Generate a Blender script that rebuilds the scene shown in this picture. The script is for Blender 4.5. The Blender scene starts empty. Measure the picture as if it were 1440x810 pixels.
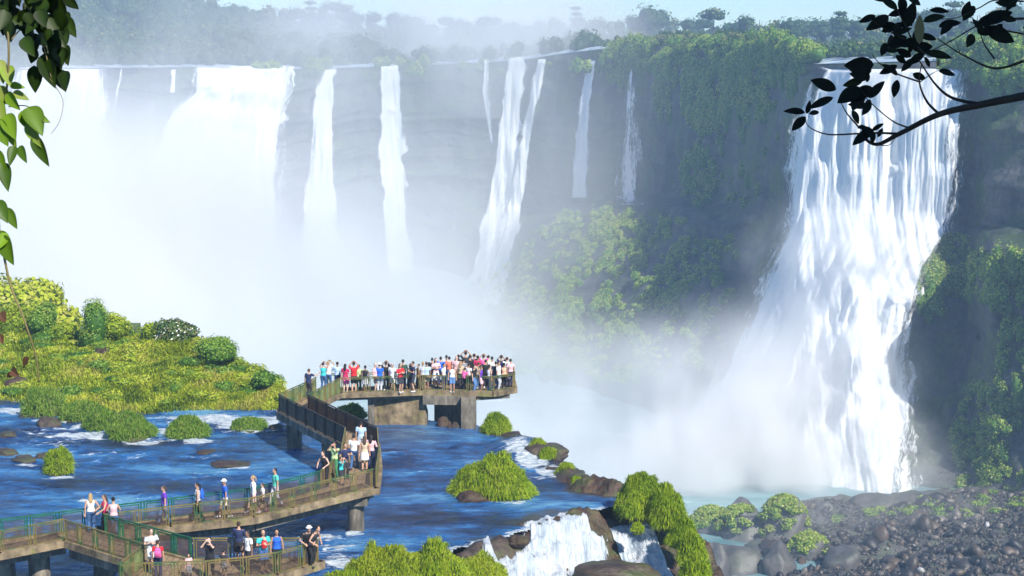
import bpy, bmesh, math, random
import numpy as np
from mathutils import Vector, Matrix
random.seed(7); rng = np.random.default_rng(7)
sc = bpy.context.scene
COL = sc.collection
# ------------------------------------------------------------------ camera model (used to lay out the survey points of the place)
FPX, TH, ZC = 2400.0, math.radians(8.53), 23.0
CT, ST = math.cos(TH), math.sin(TH)
def ray(u, v):
    u = np.asarray(u, float); v = np.asarray(v, float)
    a = (u-720)/FPX; b = -(v-405)/FPX
    return a, CT + b*ST, -ST + b*CT
def atY(u, v, Y):
    a, dy, dz = ray(u, v); s = Y/dy
    return np.stack([a*s, dy*s, ZC+dz*s], -1)
def atZ(u, v, z):
    a, dy, dz = ray(u, v); s = (z-ZC)/dz
    return np.stack([a*s, dy*s, ZC+dz*s], -1)
def proj(P):
    P = np.asarray(P, float); X = P[..., 0]; Y = P[..., 1]; Z = P[..., 2]-ZC
    d = Y*CT - Z*ST
    return 720+FPX*X/d, 405-FPX*(Y*ST+Z*CT)/d
# ------------------------------------------------------------------ noise
def _h(ix, iy, iz, seed):
    n = (ix.astype(np.int64)*374761393 + iy.astype(np.int64)*668265263 + iz.astype(np.int64)*1274126177 + seed*974634777) & 0xffffffff
    n = ((n ^ (n >> 13))*1274126177) & 0xffffffff
    n = (n ^ (n >> 16)) & 0xffffffff
    return n/4294967295.0
def vn(x, y, z=0, seed=0):
    x, y, z = np.broadcast_arrays(np.asarray(x, float), np.asarray(y, float), np.asarray(z, float))
    fx, fy, fz = np.floor(x), np.floor(y), np.floor(z)
    tx, ty, tz = x-fx, y-fy, z-fz
    tx = tx*tx*(3-2*tx); ty = ty*ty*(3-2*ty); tz = tz*tz*(3-2*tz)
    r = 0
    for i in (0, 1):
        for j in (0, 1):
            for k in (0, 1):
                w = (tx if i else 1-tx)*(ty if j else 1-ty)*(tz if k else 1-tz)
                r = r + w*_h(fx+i, fy+j, fz+k, seed)
    return r
def fbm(x, y, z=0, seed=0, o=4):
    a, s, r = 0.5, 1.0, 0
    for i in range(o):
        r = r + a*vn(np.asarray(x)*s, np.asarray(y)*s, np.asarray(z)*s, seed+i); a *= .5; s *= 2.03
    return r/(1-.5**o)
def sstep(a, b, x):
    t = np.clip((np.asarray(x, float)-a)/(b-a), 0, 1); return t*t*(3-2*t)
# ------------------------------------------------------------------ mesh + object helpers
def mesh(name, V, F, mats=(), smooth=False, attr=None, uv=None, mi=None):
    V = np.asarray(V, np.float32).reshape(-1, 3)
    me = bpy.data.meshes.new(name)
    if isinstance(F, np.ndarray):
        n, k = F.shape
        me.vertices.add(len(V)); me.vertices.foreach_set('co', V.ravel())
        me.loops.add(n*k); me.loops.foreach_set('vertex_index', F.astype(np.int32).ravel())
        me.polygons.add(n); me.polygons.foreach_set('loop_start', np.arange(0, n*k, k, dtype=np.int32))
        if mi is not None: me.polygons.foreach_set('material_index', np.asarray(mi, np.int32))
        me.update(calc_edges=True)
    else:
        me.from_pydata([tuple(map(float, p)) for p in V], [], [tuple(int(i) for i in f) for f in F])
        if mi is not None: me.polygons.foreach_set('material_index', np.asarray(mi, np.int32))
    if smooth: me.polygons.foreach_set('use_smooth', np.ones(len(me.polygons), bool))
    for m in mats: me.materials.append(m)
    if attr:
        for k_, a in attr.items():
            at = me.attributes.new(k_, 'FLOAT', 'POINT'); at.data.foreach_set('value', np.asarray(a, np.float32).ravel())
    if uv is not None:
        l = me.uv_layers.new(name='UVMap'); idx = np.zeros(len(me.loops), np.int32); me.loops.foreach_get('vertex_index', idx)
        l.data.foreach_set('uv', np.asarray(uv, np.float32)[idx].ravel())
    return me
def link(name, me, parent=None, loc=None):
    o = bpy.data.objects.new(name, me); COL.objects.link(o)
    if parent is not None: o.parent = parent
    if loc is not None: o.location = loc
    return o
def tag(o, label=None, cat=None, group=None, kind=None):
    if label: o['label'] = label
    if cat: o['category'] = cat
    if group: o['group'] = group
    if kind: o['kind'] = kind
    return o
def empty(name, loc, label, cat, group=None, rz=0):
    o = bpy.data.objects.new(name, None); COL.objects.link(o); o.location = [float(c) for c in loc]; o.rotation_euler = (0, 0, rz)
    o.empty_display_size = .3
    return tag(o, label, cat, group)
def gridF(nr, nc):
    i = np.arange(nr-1)[:, None]*nc + np.arange(nc-1)[None]
    return np.stack([i, i+1, i+nc+1, i+nc], -1).reshape(-1, 4)
def S(name, me, kind='structure'):
    return tag(link(name, me), kind=kind)
class MB:
    def __init__(s): s.v = []; s.f = []; s.m = []
    def add(s, V, F, m=0):
        b = len(s.v); s.v += [tuple(map(float, p)) for p in V]; s.f += [tuple(b+i for i in f) for f in F]; s.m += [m]*len(F)
    def box(s, c, d, M=None, m=0):
        c = np.array(c, float); d = np.array(d, float)/2
        V = [Vector((x*d[0], y*d[1], z*d[2])) for x in (-1, 1) for y in (-1, 1) for z in (-1, 1)]
        if M is not None: V = [M @ p for p in V]
        V = [p+Vector(c) for p in V]
        s.add(V, [(0, 1, 3, 2), (4, 6, 7, 5), (0, 4, 5, 1), (2, 3, 7, 6), (0, 2, 6, 4), (1, 5, 7, 3)], m)
    def bar(s, a, b, w, h, m=0):   # box from a to b, width w (horizontal), height h
        a = Vector(a); b = Vector(b); d = (b-a); L = d.length; d.normalize()
        up = Vector((0, 0, 1))
        if abs(d.z) > .95: up = Vector((0, 1, 0))
        r = d.cross(up).normalized(); u = r.cross(d)
        V = [p + r*(w/2*i) + u*(h/2*j) for p in (a, b) for i, j in ((-1, -1), (1, -1), (1, 1), (-1, 1))]
        s.add(V, [(0, 1, 2, 3), (7, 6, 5, 4), (0, 4, 5, 1), (1, 5, 6, 2), (2, 6, 7, 3), (3, 7, 4, 0)], m)
    def tube(s, pts, rad, n=8, m=0):
        pts = [Vector(p) for p in pts]; N = len(pts); b = len(s.v)
        r0 = None
        for i, p in enumerate(pts):
            d = (pts[min(i+1, N-1)]-pts[max(i-1, 0)]).normalized()
            if r0 is None:
                r0 = d.orthogonal().normalized()
            r0 = (r0 - d*r0.dot(d)).normalized(); u = d.cross(r0)
            R = rad[i] if hasattr(rad, '__len__') else rad
            for k in range(n):
                a = 2*math.pi*k/n; s.v.append(tuple(p+(r0*math.cos(a)+u*math.sin(a))*R))
        for i in range(N-1):
            for k in range(n):
                s.f.append((b+i*n+k, b+i*n+(k+1) % n, b+(i+1)*n+(k+1) % n, b+(i+1)*n+k)); s.m.append(m)
        s.f.append(tuple(b+k for k in range(n))[::-1]); s.m.append(m)
        s.f.append(tuple(b+(N-1)*n+k for k in range(n))); s.m.append(m)
    def mesh(s, name, mats=(), smooth=False): return mesh(name, s.v, s.f, mats, smooth, mi=s.m)
    def obj(s, name, mats=(), parent=None, smooth=False): return link(name, s.mesh(name, mats, smooth), parent)
# ------------------------------------------------------------------ materials
class NT:
    def __init__(s, name):
        s.m = bpy.data.materials.new(name); s.m.use_nodes = True; s.t = s.m.node_tree; s.t.nodes.clear()
        s.out = s.t.nodes.new('ShaderNodeOutputMaterial')
    def n(s, ty, **k):
        nd = s.t.nodes.new('ShaderNode'+ty)
        for a, b in k.items():
            if a.startswith('i_'):
                key = a[2:]; key = int(key) if key.isdigit() else key.replace('_', ' ')
                if isinstance(b, bpy.types.NodeSocket): s.t.links.new(b, nd.inputs[key])
                else: nd.inputs[key].default_value = b
            else: setattr(nd, a, b)
        return nd
    def l(s, a, b): s.t.links.new(a, b)
    def noise(s, vec, scale, detail=4, rough=.55, dist=0):
        nd = s.n('TexNoise'); nd.inputs['Scale'].default_value = scale; nd.inputs['Detail'].default_value = detail
        nd.inputs['Roughness'].default_value = rough; nd.inputs['Distortion'].default_value = dist
        if vec is not None: s.l(vec, nd.inputs['Vector'])
        return nd.outputs['Fac']
    def mapv(s, vec, scale=(1, 1, 1), loc=(0, 0, 0)):
        nd = s.n('Mapping'); nd.inputs['Scale'].default_value = scale; nd.inputs['Location'].default_value = loc; s.l(vec, nd.inputs['Vector']); return nd.outputs[0]
    def ramp(s, fac, stops):
        nd = s.n('ValToRGB'); e = nd.color_ramp.elements
        while len(e) > 1: e.remove(e[-1])
        e[0].position = stops[0][0]; e[0].color = (*stops[0][1], 1)
        for p, c in stops[1:]:
            q = e.new(p); q.color = (*c, 1)
        s.l(fac, nd.inputs[0]); return nd.outputs[0]
    def mr(s, x, a, b, c=0, d=1, smooth=False):
        nd = s.n('MapRange'); nd.interpolation_type = 'SMOOTHSTEP' if smooth else 'LINEAR'
        s.l(x, nd.inputs[0])
        for i, q in enumerate((a, b, c, d)): nd.inputs[i+1].default_value = q
        return nd.outputs[0]
    def math(s, op, a, b=0.0, c=None, clamp=False):
        nd = s.n('Math', operation=op, use_clamp=clamp)
        for i, q in enumerate((a, b) if c is None else (a, b, c)):
            if isinstance(q, bpy.types.NodeSocket): s.l(q, nd.inputs[i])
            else: nd.inputs[i].default_value = q
        return nd.outputs[0]
    def mix(s, f, a, b):
        nd = s.n('Mix', data_type='RGBA')
        for key, q in ((0, f), (6, a), (7, b)):
            if isinstance(q, bpy.types.NodeSocket): s.l(q, nd.inputs[key])
            else: nd.inputs[key].default_value = (*q, 1) if isinstance(q, tuple) else q
        return nd.outputs[2]
    def bump(s, h, strength=.5, dist=.1):
        nd = s.n('Bump'); nd.inputs['Strength'].default_value = strength; nd.inputs['Distance'].default_value = dist; s.l(h, nd.inputs['Height']); return nd.outputs[0]
    def pbsdf(s, col, rough=.7, nrm=None, spec=.5, **k):
        nd = s.n('BsdfPrincipled')
        if isinstance(col, bpy.types.NodeSocket): s.l(col, nd.inputs['Base Color'])
        else: nd.inputs['Base Color'].default_value = (*col, 1)
        if isinstance(rough, bpy.types.NodeSocket): s.l(rough, nd.inputs['Roughness'])
        else: nd.inputs['Roughness'].default_value = rough
        nd.inputs['Specular IOR Level'].default_value = spec
        if nrm is not None: s.l(nrm, nd.inputs['Normal'])
        return nd
    def done(s, sh): s.l(sh if isinstance(sh, bpy.types.NodeSocket) else sh.outputs[0], s.out.inputs[0]); return s.m
    def attr(s, name): return s.n('Attribute', attribute_name=name).outputs['Fac']
    def obc(s): return s.n('TexCoord').outputs['Object']
    def geo(s): return s.n('NewGeometry')
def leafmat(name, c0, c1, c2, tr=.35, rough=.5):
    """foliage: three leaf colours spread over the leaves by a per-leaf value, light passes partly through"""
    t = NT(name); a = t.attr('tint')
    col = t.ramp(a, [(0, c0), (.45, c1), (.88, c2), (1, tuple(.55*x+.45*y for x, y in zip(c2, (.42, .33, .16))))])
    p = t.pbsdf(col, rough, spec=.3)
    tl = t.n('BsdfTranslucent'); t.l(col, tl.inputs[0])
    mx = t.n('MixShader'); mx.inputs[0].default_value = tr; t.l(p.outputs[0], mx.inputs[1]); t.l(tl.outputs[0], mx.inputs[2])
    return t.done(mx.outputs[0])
def plain(name, col, rough=.7, var=.25, scale=6, bump=0, spec=.4):
    t = NT(name); o = t.obc(); n = t.noise(o, scale, 5)
    d = tuple(c*(1-var) for c in col); e = tuple(min(1, c*(1+var)) for c in col)
    c = t.ramp(n, [(.3, d), (.7, e)])
    return t.done(t.pbsdf(c, rough, t.bump(n, bump, .05) if bump else None, spec))
G = {}
G['grass'] = leafmat('grass_blades', (.14, .22, .012), (.36, .46, .018), (.58, .62, .05), .4)
G['grass2'] = leafmat('river_grass', (.06, .16, .02), (.18, .34, .03), (.40, .52, .08), .4)
G['hang'] = leafmat('hanging_grass', (.07, .16, .006), (.24, .38, .012), (.50, .60, .03), .4)
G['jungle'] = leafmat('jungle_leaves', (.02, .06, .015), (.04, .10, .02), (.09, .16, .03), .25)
G['moss'] = leafmat('cliff_leaves', (.07, .17, .02), (.20, .34, .03), (.42, .52, .08), .35)  # greens raised to paint in the cliff's sunlit patches
G['core'] = plain('dark_foliage_mass', (.035, .07, .015), .9, .4, 2)
t = NT('soil_under_grass'); o_ = t.obc(); G['soil'] = t.done(t.pbsdf(t.ramp(t.noise(o_, 2, 6), [(.3, (.06, .09, .02)), (.7, (.12, .17, .03))]), .95))
def rockmat(name, c0, c1, wet=.5, moss=0.0, sc_=1.0):
    t = NT(name); o = t.obc(); n = t.noise(o, 1.3*sc_, 8, .62); n2 = t.noise(o, 6*sc_, 6, .6)
    c = t.ramp(n, [(.3, c0), (.7, c1)])
    if moss:
        nz = t.n('SeparateXYZ'); t.l(t.geo().outputs['Normal'], nz.inputs[0])
        f = t.math('MULTIPLY', t.mr(nz.outputs[2], .2, .8), t.mr(t.noise(o, .9*sc_, 5), .45, .6)); f = t.math('MULTIPLY', f, moss)
        c = t.mix(f, c, (.07, .12, .02))
    hh = t.math('ADD', n, t.math('MULTIPLY', n2, .5))
    return t.done(t.pbsdf(c, wet, t.bump(hh, .8, .25/sc_), .5))
G['rock'] = rockmat('wet_basalt_rock', (.025, .018, .014), (.11, .075, .055), .45, .5)
G['rock_brown'] = rockmat('red_brown_rock', (.025, .014, .009), (.10, .055, .034), .5, .35, 1.5)
G['rock_grey'] = rockmat('grey_basalt_rock', (.03, .03, .032), (.14, .13, .125), .55, .3, .4)
# cliff: dark basalt with moss streaks
t = NT('basalt_cliff'); o_ = t.obc()
st_ = t.mapv(o_, (.16, .16, .035)); n1 = t.noise(st_, 1.0, 8, .6); nl_ = t.noise(t.mapv(o_, (.02, .02, .5)), 1., 4, .6); n1 = t.math('ADD', t.math('MULTIPLY', n1, .65), t.math('MULTIPLY', nl_, .35)); n2 = t.noise(o_, .09, 5, .6); n3 = t.noise(o_, .8, 6, .65)
c_ = t.ramp(n1, [(.36, (.016, .02, .024)), (.5, (.045, .05, .056)), (.62, (.13, .12, .12))])
g_ = t.ramp(n3, [(.35, (.02, .05, .012)), (.65, (.07, .13, .025))])
f_ = t.mr(t.math('ADD', t.math('MULTIPLY', n2, .7), t.math('MULTIPLY', n1, .3)), .47, .58)
G['cliff'] = t.done(t.pbsdf(t.mix(f_, c_, g_), .7, t.bump(t.math('ADD', n1, t.math('MULTIPLY', n3, .5)), .9, 2.5)))
t = NT('forest_floor'); o_ = t.obc(); n1 = t.noise(o_, .03, 8, .65); n2 = t.noise(o_, .3, 6, .6)
G['plateau'] = t.done(t.pbsdf(t.mix(t.mr(n1, .4, .6), t.ramp(n2, [(.3, (.03, .06, .015)), (.7, (.08, .13, .03))]), (.09, .07, .04)), .9, t.bump(n2, .8, 1.)))
# ------------------------------------------------------------------ camera, world, sun
cam = bpy.data.cameras.new('camera'); co = bpy.data.objects.new('camera', cam); COL.objects.link(co)
cam.sensor_width = 36; cam.lens = 36*FPX/1440; cam.clip_start = .1; cam.clip_end = 12000
co.location = (0, 0, ZC); co.rotation_euler = (math.pi/2-TH, 0, 0); sc.camera = co
SUN_EL, SUN_AZ = math.radians(41), math.radians(148)     # azimuth clockwise from +Y (north): right of the camera, a little behind it
sd = Vector((math.sin(SUN_AZ)*math.cos(SUN_EL), math.cos(SUN_AZ)*math.cos(SUN_EL), math.sin(SUN_EL)))
L = bpy.data.lights.new('sun', 'SUN'); L.energy = 4.8; L.angle = math.radians(.5); L.color = (1, .95, .86)
lo = bpy.data.objects.new('sun', L); COL.objects.link(lo); lo.rotation_euler = sd.to_track_quat('Z', 'Y').to_euler(); lo.location = (60, -20, 90)
w = bpy.data.worlds.new('World'); sc.world = w; w.use_nodes = True; wt = w.node_tree; wt.nodes.clear()
sk = wt.nodes.new('ShaderNodeTexSky'); sk.sky_type = 'NISHITA'; sk.sun_disc = False; sk.sun_elevation = SUN_EL; sk.sun_rotation = SUN_AZ
sk.altitude = 200; sk.air_density = 1.0; sk.dust_density = 0.0; sk.ozone_density = 4.0
bg = wt.nodes.new('ShaderNodeBackground'); bg.inputs[1].default_value = .10
wo = wt.nodes.new('ShaderNodeOutputWorld'); tn = wt.nodes.new('ShaderNodeMix'); tn.data_type = 'RGBA'; tn.blend_type = 'MULTIPLY'; tn.inputs[0].default_value = 1; tn.inputs[7].default_value = (.60, .80, 1.0, 1)
wt.links.new(sk.outputs[0], tn.inputs[6]); wt.links.new(tn.outputs[2], bg.inputs[0]); wt.links.new(bg.outputs[0], wo.inputs[0])
sc.view_settings.view_transform = 'Standard'; sc.view_settings.look = 'None'; sc.view_settings.gamma = 1; sc.view_settings.use_curve_mapping = False
sc.view_settings.exposure = .64
cy = sc.cycles
cy.max_bounces = 7; cy.diffuse_bounces = 3; cy.glossy_bounces = 3; cy.transmission_bounces = 4; cy.transparent_max_bounces = 16
cy.volume_bounces = 4; cy.volume_step_rate = 1.0; cy.volume_max_steps = 128; cy.caustics_reflective = False; cy.caustics_refractive = False
cy.use_denoising = True; cy.use_adaptive_sampling = True; cy.adaptive_threshold = .02; cy.sample_clamp_indirect = 8
# ------------------------------------------------------------------ leaf clouds
def quads(C, N, size, up=None, asp=1.0, r=rng, droop=0.0):
    """leaf-sized faces centred at C, facing N with scatter"""
    n = len(C); N = N + r.normal(0, .55, (n, 3)); N /= np.linalg.norm(N, axis=1, keepdims=True)+1e-9
    A = np.cross(N, r.normal(0, 1, (n, 3))); A /= np.linalg.norm(A, axis=1, keepdims=True)+1e-9
    if droop: A = A*(1-droop)+np.array([0, 0, -1.])*droop; A /= np.linalg.norm(A, axis=1, keepdims=True)
    B = np.cross(N, A); B /= np.linalg.norm(B, axis=1, keepdims=True)+1e-9
    sz = (size*r.uniform(.6, 1.3, n))[:, None]
    A = A*sz*.5*asp; B = B*sz*.5
    V = np.stack([C-A, C+B*.8, C+A, C-B*.8], 1).reshape(-1, 3)
    F = np.arange(4*n).reshape(-1, 4)
    return V, F
ICO = {}
def ico(sub=2):
    if sub not in ICO:
        bm = bmesh.new(); bmesh.ops.create_icosphere(bm, subdivisions=sub, radius=1)
        ICO[sub] = (np.array([v.co[:] for v in bm.verts]), np.array([[v.index for v in f.verts] for f in bm.faces])); bm.free()
    return ICO[sub]
class Cloud:
    """collects crown cores (triangles) and leaves (quads) and builds one mesh"""
    def __init__(s): s.V = []; s.Fq = []; s.Ft = []; s.T = []; s.n = 0
    def addq(s, V, F, tint): s.V.append(V); s.Fq.append(F+s.n); s.T.append(tint); s.n += len(V)
    def addt(s, V, F, tint): s.V.append(V); s.Ft.append(F+s.n); s.T.append(tint); s.n += len(V)
    def blob(s, c, rad, nleaf, lsize, base=.5, core=.82, r=rng, droop=0., flat=.35, asp=1.):
        c = np.array(c, float); rad = np.array(rad, float)
        v, f = ico(1 if nleaf < 90 else 2)
        sd_ = r.integers(0, 9999)
        k = 1+(fbm(v[:, 0]*1.6+sd_, v[:, 1]*1.6, v[:, 2]*1.6, 3, 2)-.5)*.9
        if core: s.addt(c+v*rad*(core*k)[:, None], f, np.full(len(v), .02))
        d = r.normal(0, 1, (nleaf, 3)); d[:, 2] = np.where(d[:, 2] < -flat, -d[:, 2], d[:, 2]); d /= np.linalg.norm(d, axis=1, keepdims=True)
        k = 1+(fbm(d[:, 0]*1.6+sd_, d[:, 1]*1.6, d[:, 2]*1.6, 3, 2)-.5)*.9
        P = c+d*rad*(k*r.uniform(.85, 1.08, nleaf))[:, None]
        V, F = quads(P, d, lsize, r=r, droop=droop, asp=asp)
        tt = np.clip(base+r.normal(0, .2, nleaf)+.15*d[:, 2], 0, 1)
        s.addq(V, F, np.repeat(tt, 4))
    def mesh(s, name, mat):
        V = np.concatenate(s.V); T = np.concatenate(s.T)
        q = np.concatenate(s.Fq) if s.Fq else np.zeros((0, 4), int)
        if s.Ft:
            t3 = np.concatenate(s.Ft)
            me = bpy.data.meshes.new(name); me.vertices.add(len(V)); me.vertices.foreach_set('co', V.astype(np.float32).ravel())
            li = np.concatenate([q.ravel(), t3.ravel()]).astype(np.int32); me.loops.add(len(li)); me.loops.foreach_set('vertex_index', li)
            ls = np.concatenate([np.arange(len(q))*4, len(q)*4+np.arange(len(t3))*3]).astype(np.int32)
            me.polygons.add(len(ls)); me.polygons.foreach_set('loop_start', ls); me.update(calc_edges=True)
            at = me.attributes.new('tint', 'FLOAT', 'POINT'); at.data.foreach_set('value', T.astype(np.float32)); me.materials.append(mat)
            return me
        return mesh(name, V, q, [mat], attr={'tint': T})
def blades(C, N, length, width, r=rng, droop=.6, base=.5, lean=.5):
    """grass blades: two-segment bent strips growing from C along N and drooping"""
    n = len(C)
    D = N + r.normal(0, lean, (n, 3)); D /= np.linalg.norm(D, axis=1, keepdims=True)
    L_ = (np.asarray(length)*r.uniform(.5, 1.2, n))[:, None]
    side = np.cross(D, r.normal(0, 1, (n, 3))); side /= np.linalg.norm(side, axis=1, keepdims=True)+1e-9
    W = side*width*r.uniform(.6, 1.3, n)[:, None]*.5
    hor = D.copy(); hor[:, 2] = 0; hor = hor/(np.linalg.norm(hor, axis=1, keepdims=True)+.2)
    p1 = C + D*L_*.5; p2 = p1 + (D*(1-droop)+hor*.4*droop+np.array([0, 0, -1.])*droop)*L_*.5
    V = np.stack([C-W, C+W, p1+W*.8, p1-W*.8, p2+W*.12, p2-W*.12], 1).reshape(-1, 3)
    b = (np.arange(n)*6)[:, None]
    F = np.concatenate([b+np.array([[0, 1, 2, 3]]), b+np.array([[3, 2, 4, 5]])])
    T = np.clip(base+r.normal(0, .16, n), 0, 1)
    T = np.where(r.random(n) < .05, 1.15, T)
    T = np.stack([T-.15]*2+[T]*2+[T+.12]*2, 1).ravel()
    return V, F, np.clip(T, 0, 1)
# =================================================================== the gorge
POOLZ = -63.5
# survey of the cliff: u -> profile of (distance, v) from rim to foot (foot is on the pool level)
KEYS = [
 (-500, [(520, 97), (516, 170), (512, 240), (508, 330), (500, None)]),
 (0,    [(590, 97), (587, 170), (583, 240), (578, 330), (568, None)]),
 (148,  [(600, 96), (597, 150), (592, 230), (588, 330), (574, None)]),
 (215,  [(602, 96), (598, 130), (588, 190), (582, 300), (572, None)]),
 (300,  [(606, 95), (602, 150), (592, 230), (586, 330), (576, None)]),
 (420,  [(622, 98), (620, 180), (618, 250), (614, 330), (604, None)]),
 (600,  [(638, 93), (636, 180), (634, 260), (628, 400), (560, None)]),
 (640,  [(640, 90), (638, 180), (636, 262), (600, 440), (480, None)]),
 (690,  [(638, 88), (636, 180), (633, 292), (570, 392), (450, None)]),
 (740,  [(634, 84), (630, 180), (626, 300), (545, 334), (430, None)]),
 (800,  [(612, 75), (606, 180), (600, 285), (520, 306), (400, None)]),
 (880,  [(575, 66), (566, 150), (560, 280), (492, 298), (390, None)]),
 (960,  [(528, 60), (514, 150), (506, 262), (462, 292), (378, None)]),
 (1040, [(480, 60), (464, 150), (455, 275), (432, 325), (362, None)]),
 (1100, [(430, 66), (416, 160), (410, 300), (396, 380), (345, None)]),
 (1130, [(396, 92), (386, 160), (380, 300), (368, 400), (328, None)]),
 (1200, [(374, 90), (371, 160), (368, 300), (352, 390), (320, None)]),
 (1360, [(362, 86), (360, 160), (357, 310), (345, 390), (316, None)]),
 (1395, [(352, 70), (349, 160), (342, 320), (318, 350), (311, None)]),
 (1500, [(340, 62), (334, 160), (320, 320), (302, 350), (298, None)]),
 (1800, [(300, 62), (292, 160), (280, 310), (268, 350), (258, None)]),
 (2400, [(240, 62), (232, 160), (225, 310), (215, 350), (205, None)])]
def z_at(Y, v):
    _, dy, dz = ray(720, v); return ZC + dz/dy*Y
def v_of(Y, z):
    return 405 - FPX*((Y*ST+(z-ZC)*CT)/(Y*CT-(z-ZC)*ST))
KU = np.array([k[0] for k in KEYS], float)
KY = np.array([[p[0] for p in k[1]] for k in KEYS], float)
KV = np.array([[p[1] if p[1] is not None else float(v_of(p[0], POOLZ-1)) for p in k[1]] for k in KEYS])
def prof(u):
    u = np.asarray(u, float)
    Y = np.stack([np.interp(u, KU, KY[:, i]) for i in range(5)], -1); V = np.stack([np.interp(u, KU, KV[:, i]) for i in range(5)], -1)
    return Y, V
def cliffY(u, v):
    """distance of the (smooth) cliff seen at u, v"""
    Y, V = prof(u); v = np.asarray(v, float); out = np.where(v <= V[..., 0], Y[..., 0], Y[..., 4])
    for i in range(4):
        m = (v > V[..., i]) & (v <= V[..., i+1])
        t_ = (v-V[..., i])/(V[..., i+1]-V[..., i]+1e-9)
        out = np.where(m, Y[..., i]+(Y[..., i+1]-Y[..., i])*t_, out)
    return out
def disp(u, v, Y, big=1.0):
    P = atY(u, v, Y)
    rib = fbm(P[..., 0]/9, P[..., 2]/45, P[..., 1]/30, 11, 4)-.5
    lum = fbm(P[..., 0]/16, P[..., 2]/14, P[..., 1]/20, 17, 4)-.5
    fine = fbm(P[..., 0]/2.6, P[..., 2]/3.2, P[..., 1]/6, 23, 3)-.5
    low = sstep(290, 420, v)
    bed = fbm(P[..., 2]/4.2+(fbm(P[..., 0]/25, P[..., 1]/25, 0, 29, 2)-.5)*2.5, 0*P[..., 2], 0, 27, 3); bed = sstep(.42, .58, bed)-.5
    big = big*(1-.75*sstep(560, 680, v)*sstep(1050, 1120, u))
    return -(rib*9*(1-.4*low) + lum*(7+20*low) + fine*(2.6+3*low) + bed*2.6*(1-.3*low))*big
us = np.arange(-500, 2400.1, 3.2); tt_ = np.linspace(0, 4, 150)
U = np.repeat(us[None], len(tt_), 0); Yp, Vp = prof(us)
i0 = np.clip(tt_.astype(int), 0, 3); ft = tt_-i0
Yg = np.stack([Yp[:, i]*(1-f)+Yp[:, i+1]*f for i, f in zip(i0, ft)]); Vg = np.stack([Vp[:, i]*(1-f)+Vp[:, i+1]*f for i, f in zip(i0, ft)])
fade = np.clip(tt_*6, 0, 1)[:, None]
Yd = Yg + disp(U, Vg, Yg)*(.25+.75*fade)
P = atY(U, Vg, Yd)
me = mesh('cliff', P.reshape(-1, 3), gridF(len(tt_), len(us))[:, ::-1].copy(), [G['cliff']], smooth=False)
S('cliff', me)
# plateau above the rim (starts on the rim, runs to the horizon)
rows = [0, 6, 14, 26, 45, 80, 140, 220, 330, 500, 800, 1300, 2200, 4200, 8000]
Pl = []
for r_ in rows:
    Y = Yd[0] + r_; base = P[0, :, 2]
    x = P[0, :, 0] * (Y/Yd[0])
    left = sstep(500, 100, us)*sstep(60, 500, np.full_like(us, r_))*42
    bump_ = (fbm(x/30, Y/30, 0, 5, 4)-.4)*sstep(0, 30, np.full_like(us, float(r_)))*4
    target = 11+6*sstep(200, 900, Y-500+0*x)
    z = base*(1-sstep(0, 200, np.full_like(us, r_))) + target*sstep(0, 200, np.full_like(us, r_)) + bump_ + left
    Pl.append(np.stack([x, Y, z], -1))
Pl = np.stack(Pl)
S('plateau_ground', mesh('plateau_ground', Pl.reshape(-1, 3), gridF(len(rows), len(us))[:, ::-1].copy(), [G['plateau']], smooth=True))
def plateau_z(u, r_):
    j = np.clip(np.searchsorted(us, u), 0, len(us)-1); return np.interp(r_, rows, Pl[:, j, 2]), np.interp(r_, rows, Pl[:, j, 1]), j
# upper river above the lip: a sheet of water behind the left and the right falls
t = NT('upper_river_water'); o_ = t.obc()
G['upwater'] = t.done(t.pbsdf(t.ramp(t.noise(t.mapv(o_, (.2, 1, 1)), .6, 5), [(.4, (.10, .20, .28)), (.6, (.6, .66, .7))]), .5, t.bump(t.noise(t.mapv(o_, (.3, 1, 1)), 1, 5), .6, .4)))
for a_, b_, nm, w_ in ((60, 860, 'upper_river', 15), (1135, 1370, 'upper_river', 24)):
    m_ = (us >= a_) & (us <= b_); rim = P[0, m_].copy()
    r0 = rim.copy(); r0[:, 2] += .25; r1 = r0.copy(); r1[:, :2] *= ((rim[:, 1]+w_)/rim[:, 1])[:, None]; r1[:, 2] += .9
    S(nm, mesh(nm, np.concatenate([r0, r1]), gridF(2, m_.sum())[:, ::-1].copy(), [G['upwater']]))
# pool at the bottom of the gorge and gorge bed
t = NT('gorge_pool_water'); o_ = t.obc(); n1 = t.noise(t.mapv(o_, (.05, .2, .1)), 1, 6, .6)
G['pool'] = t.done(t.pbsdf(t.ramp(n1, [(.35, (.10, .22, .24)), (.62, (.22, .36, .38)), (.75, (.6, .68, .7))]), .3, t.bump(n1, .6, 1.)))
S('gorge_pool', mesh('gorge_pool', [(-420, 95, POOLZ), (420, 95, POOLZ), (420, 640, POOLZ), (-420, 640, POOLZ)], [(0, 1, 2, 3)], [G['pool']]))
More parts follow.
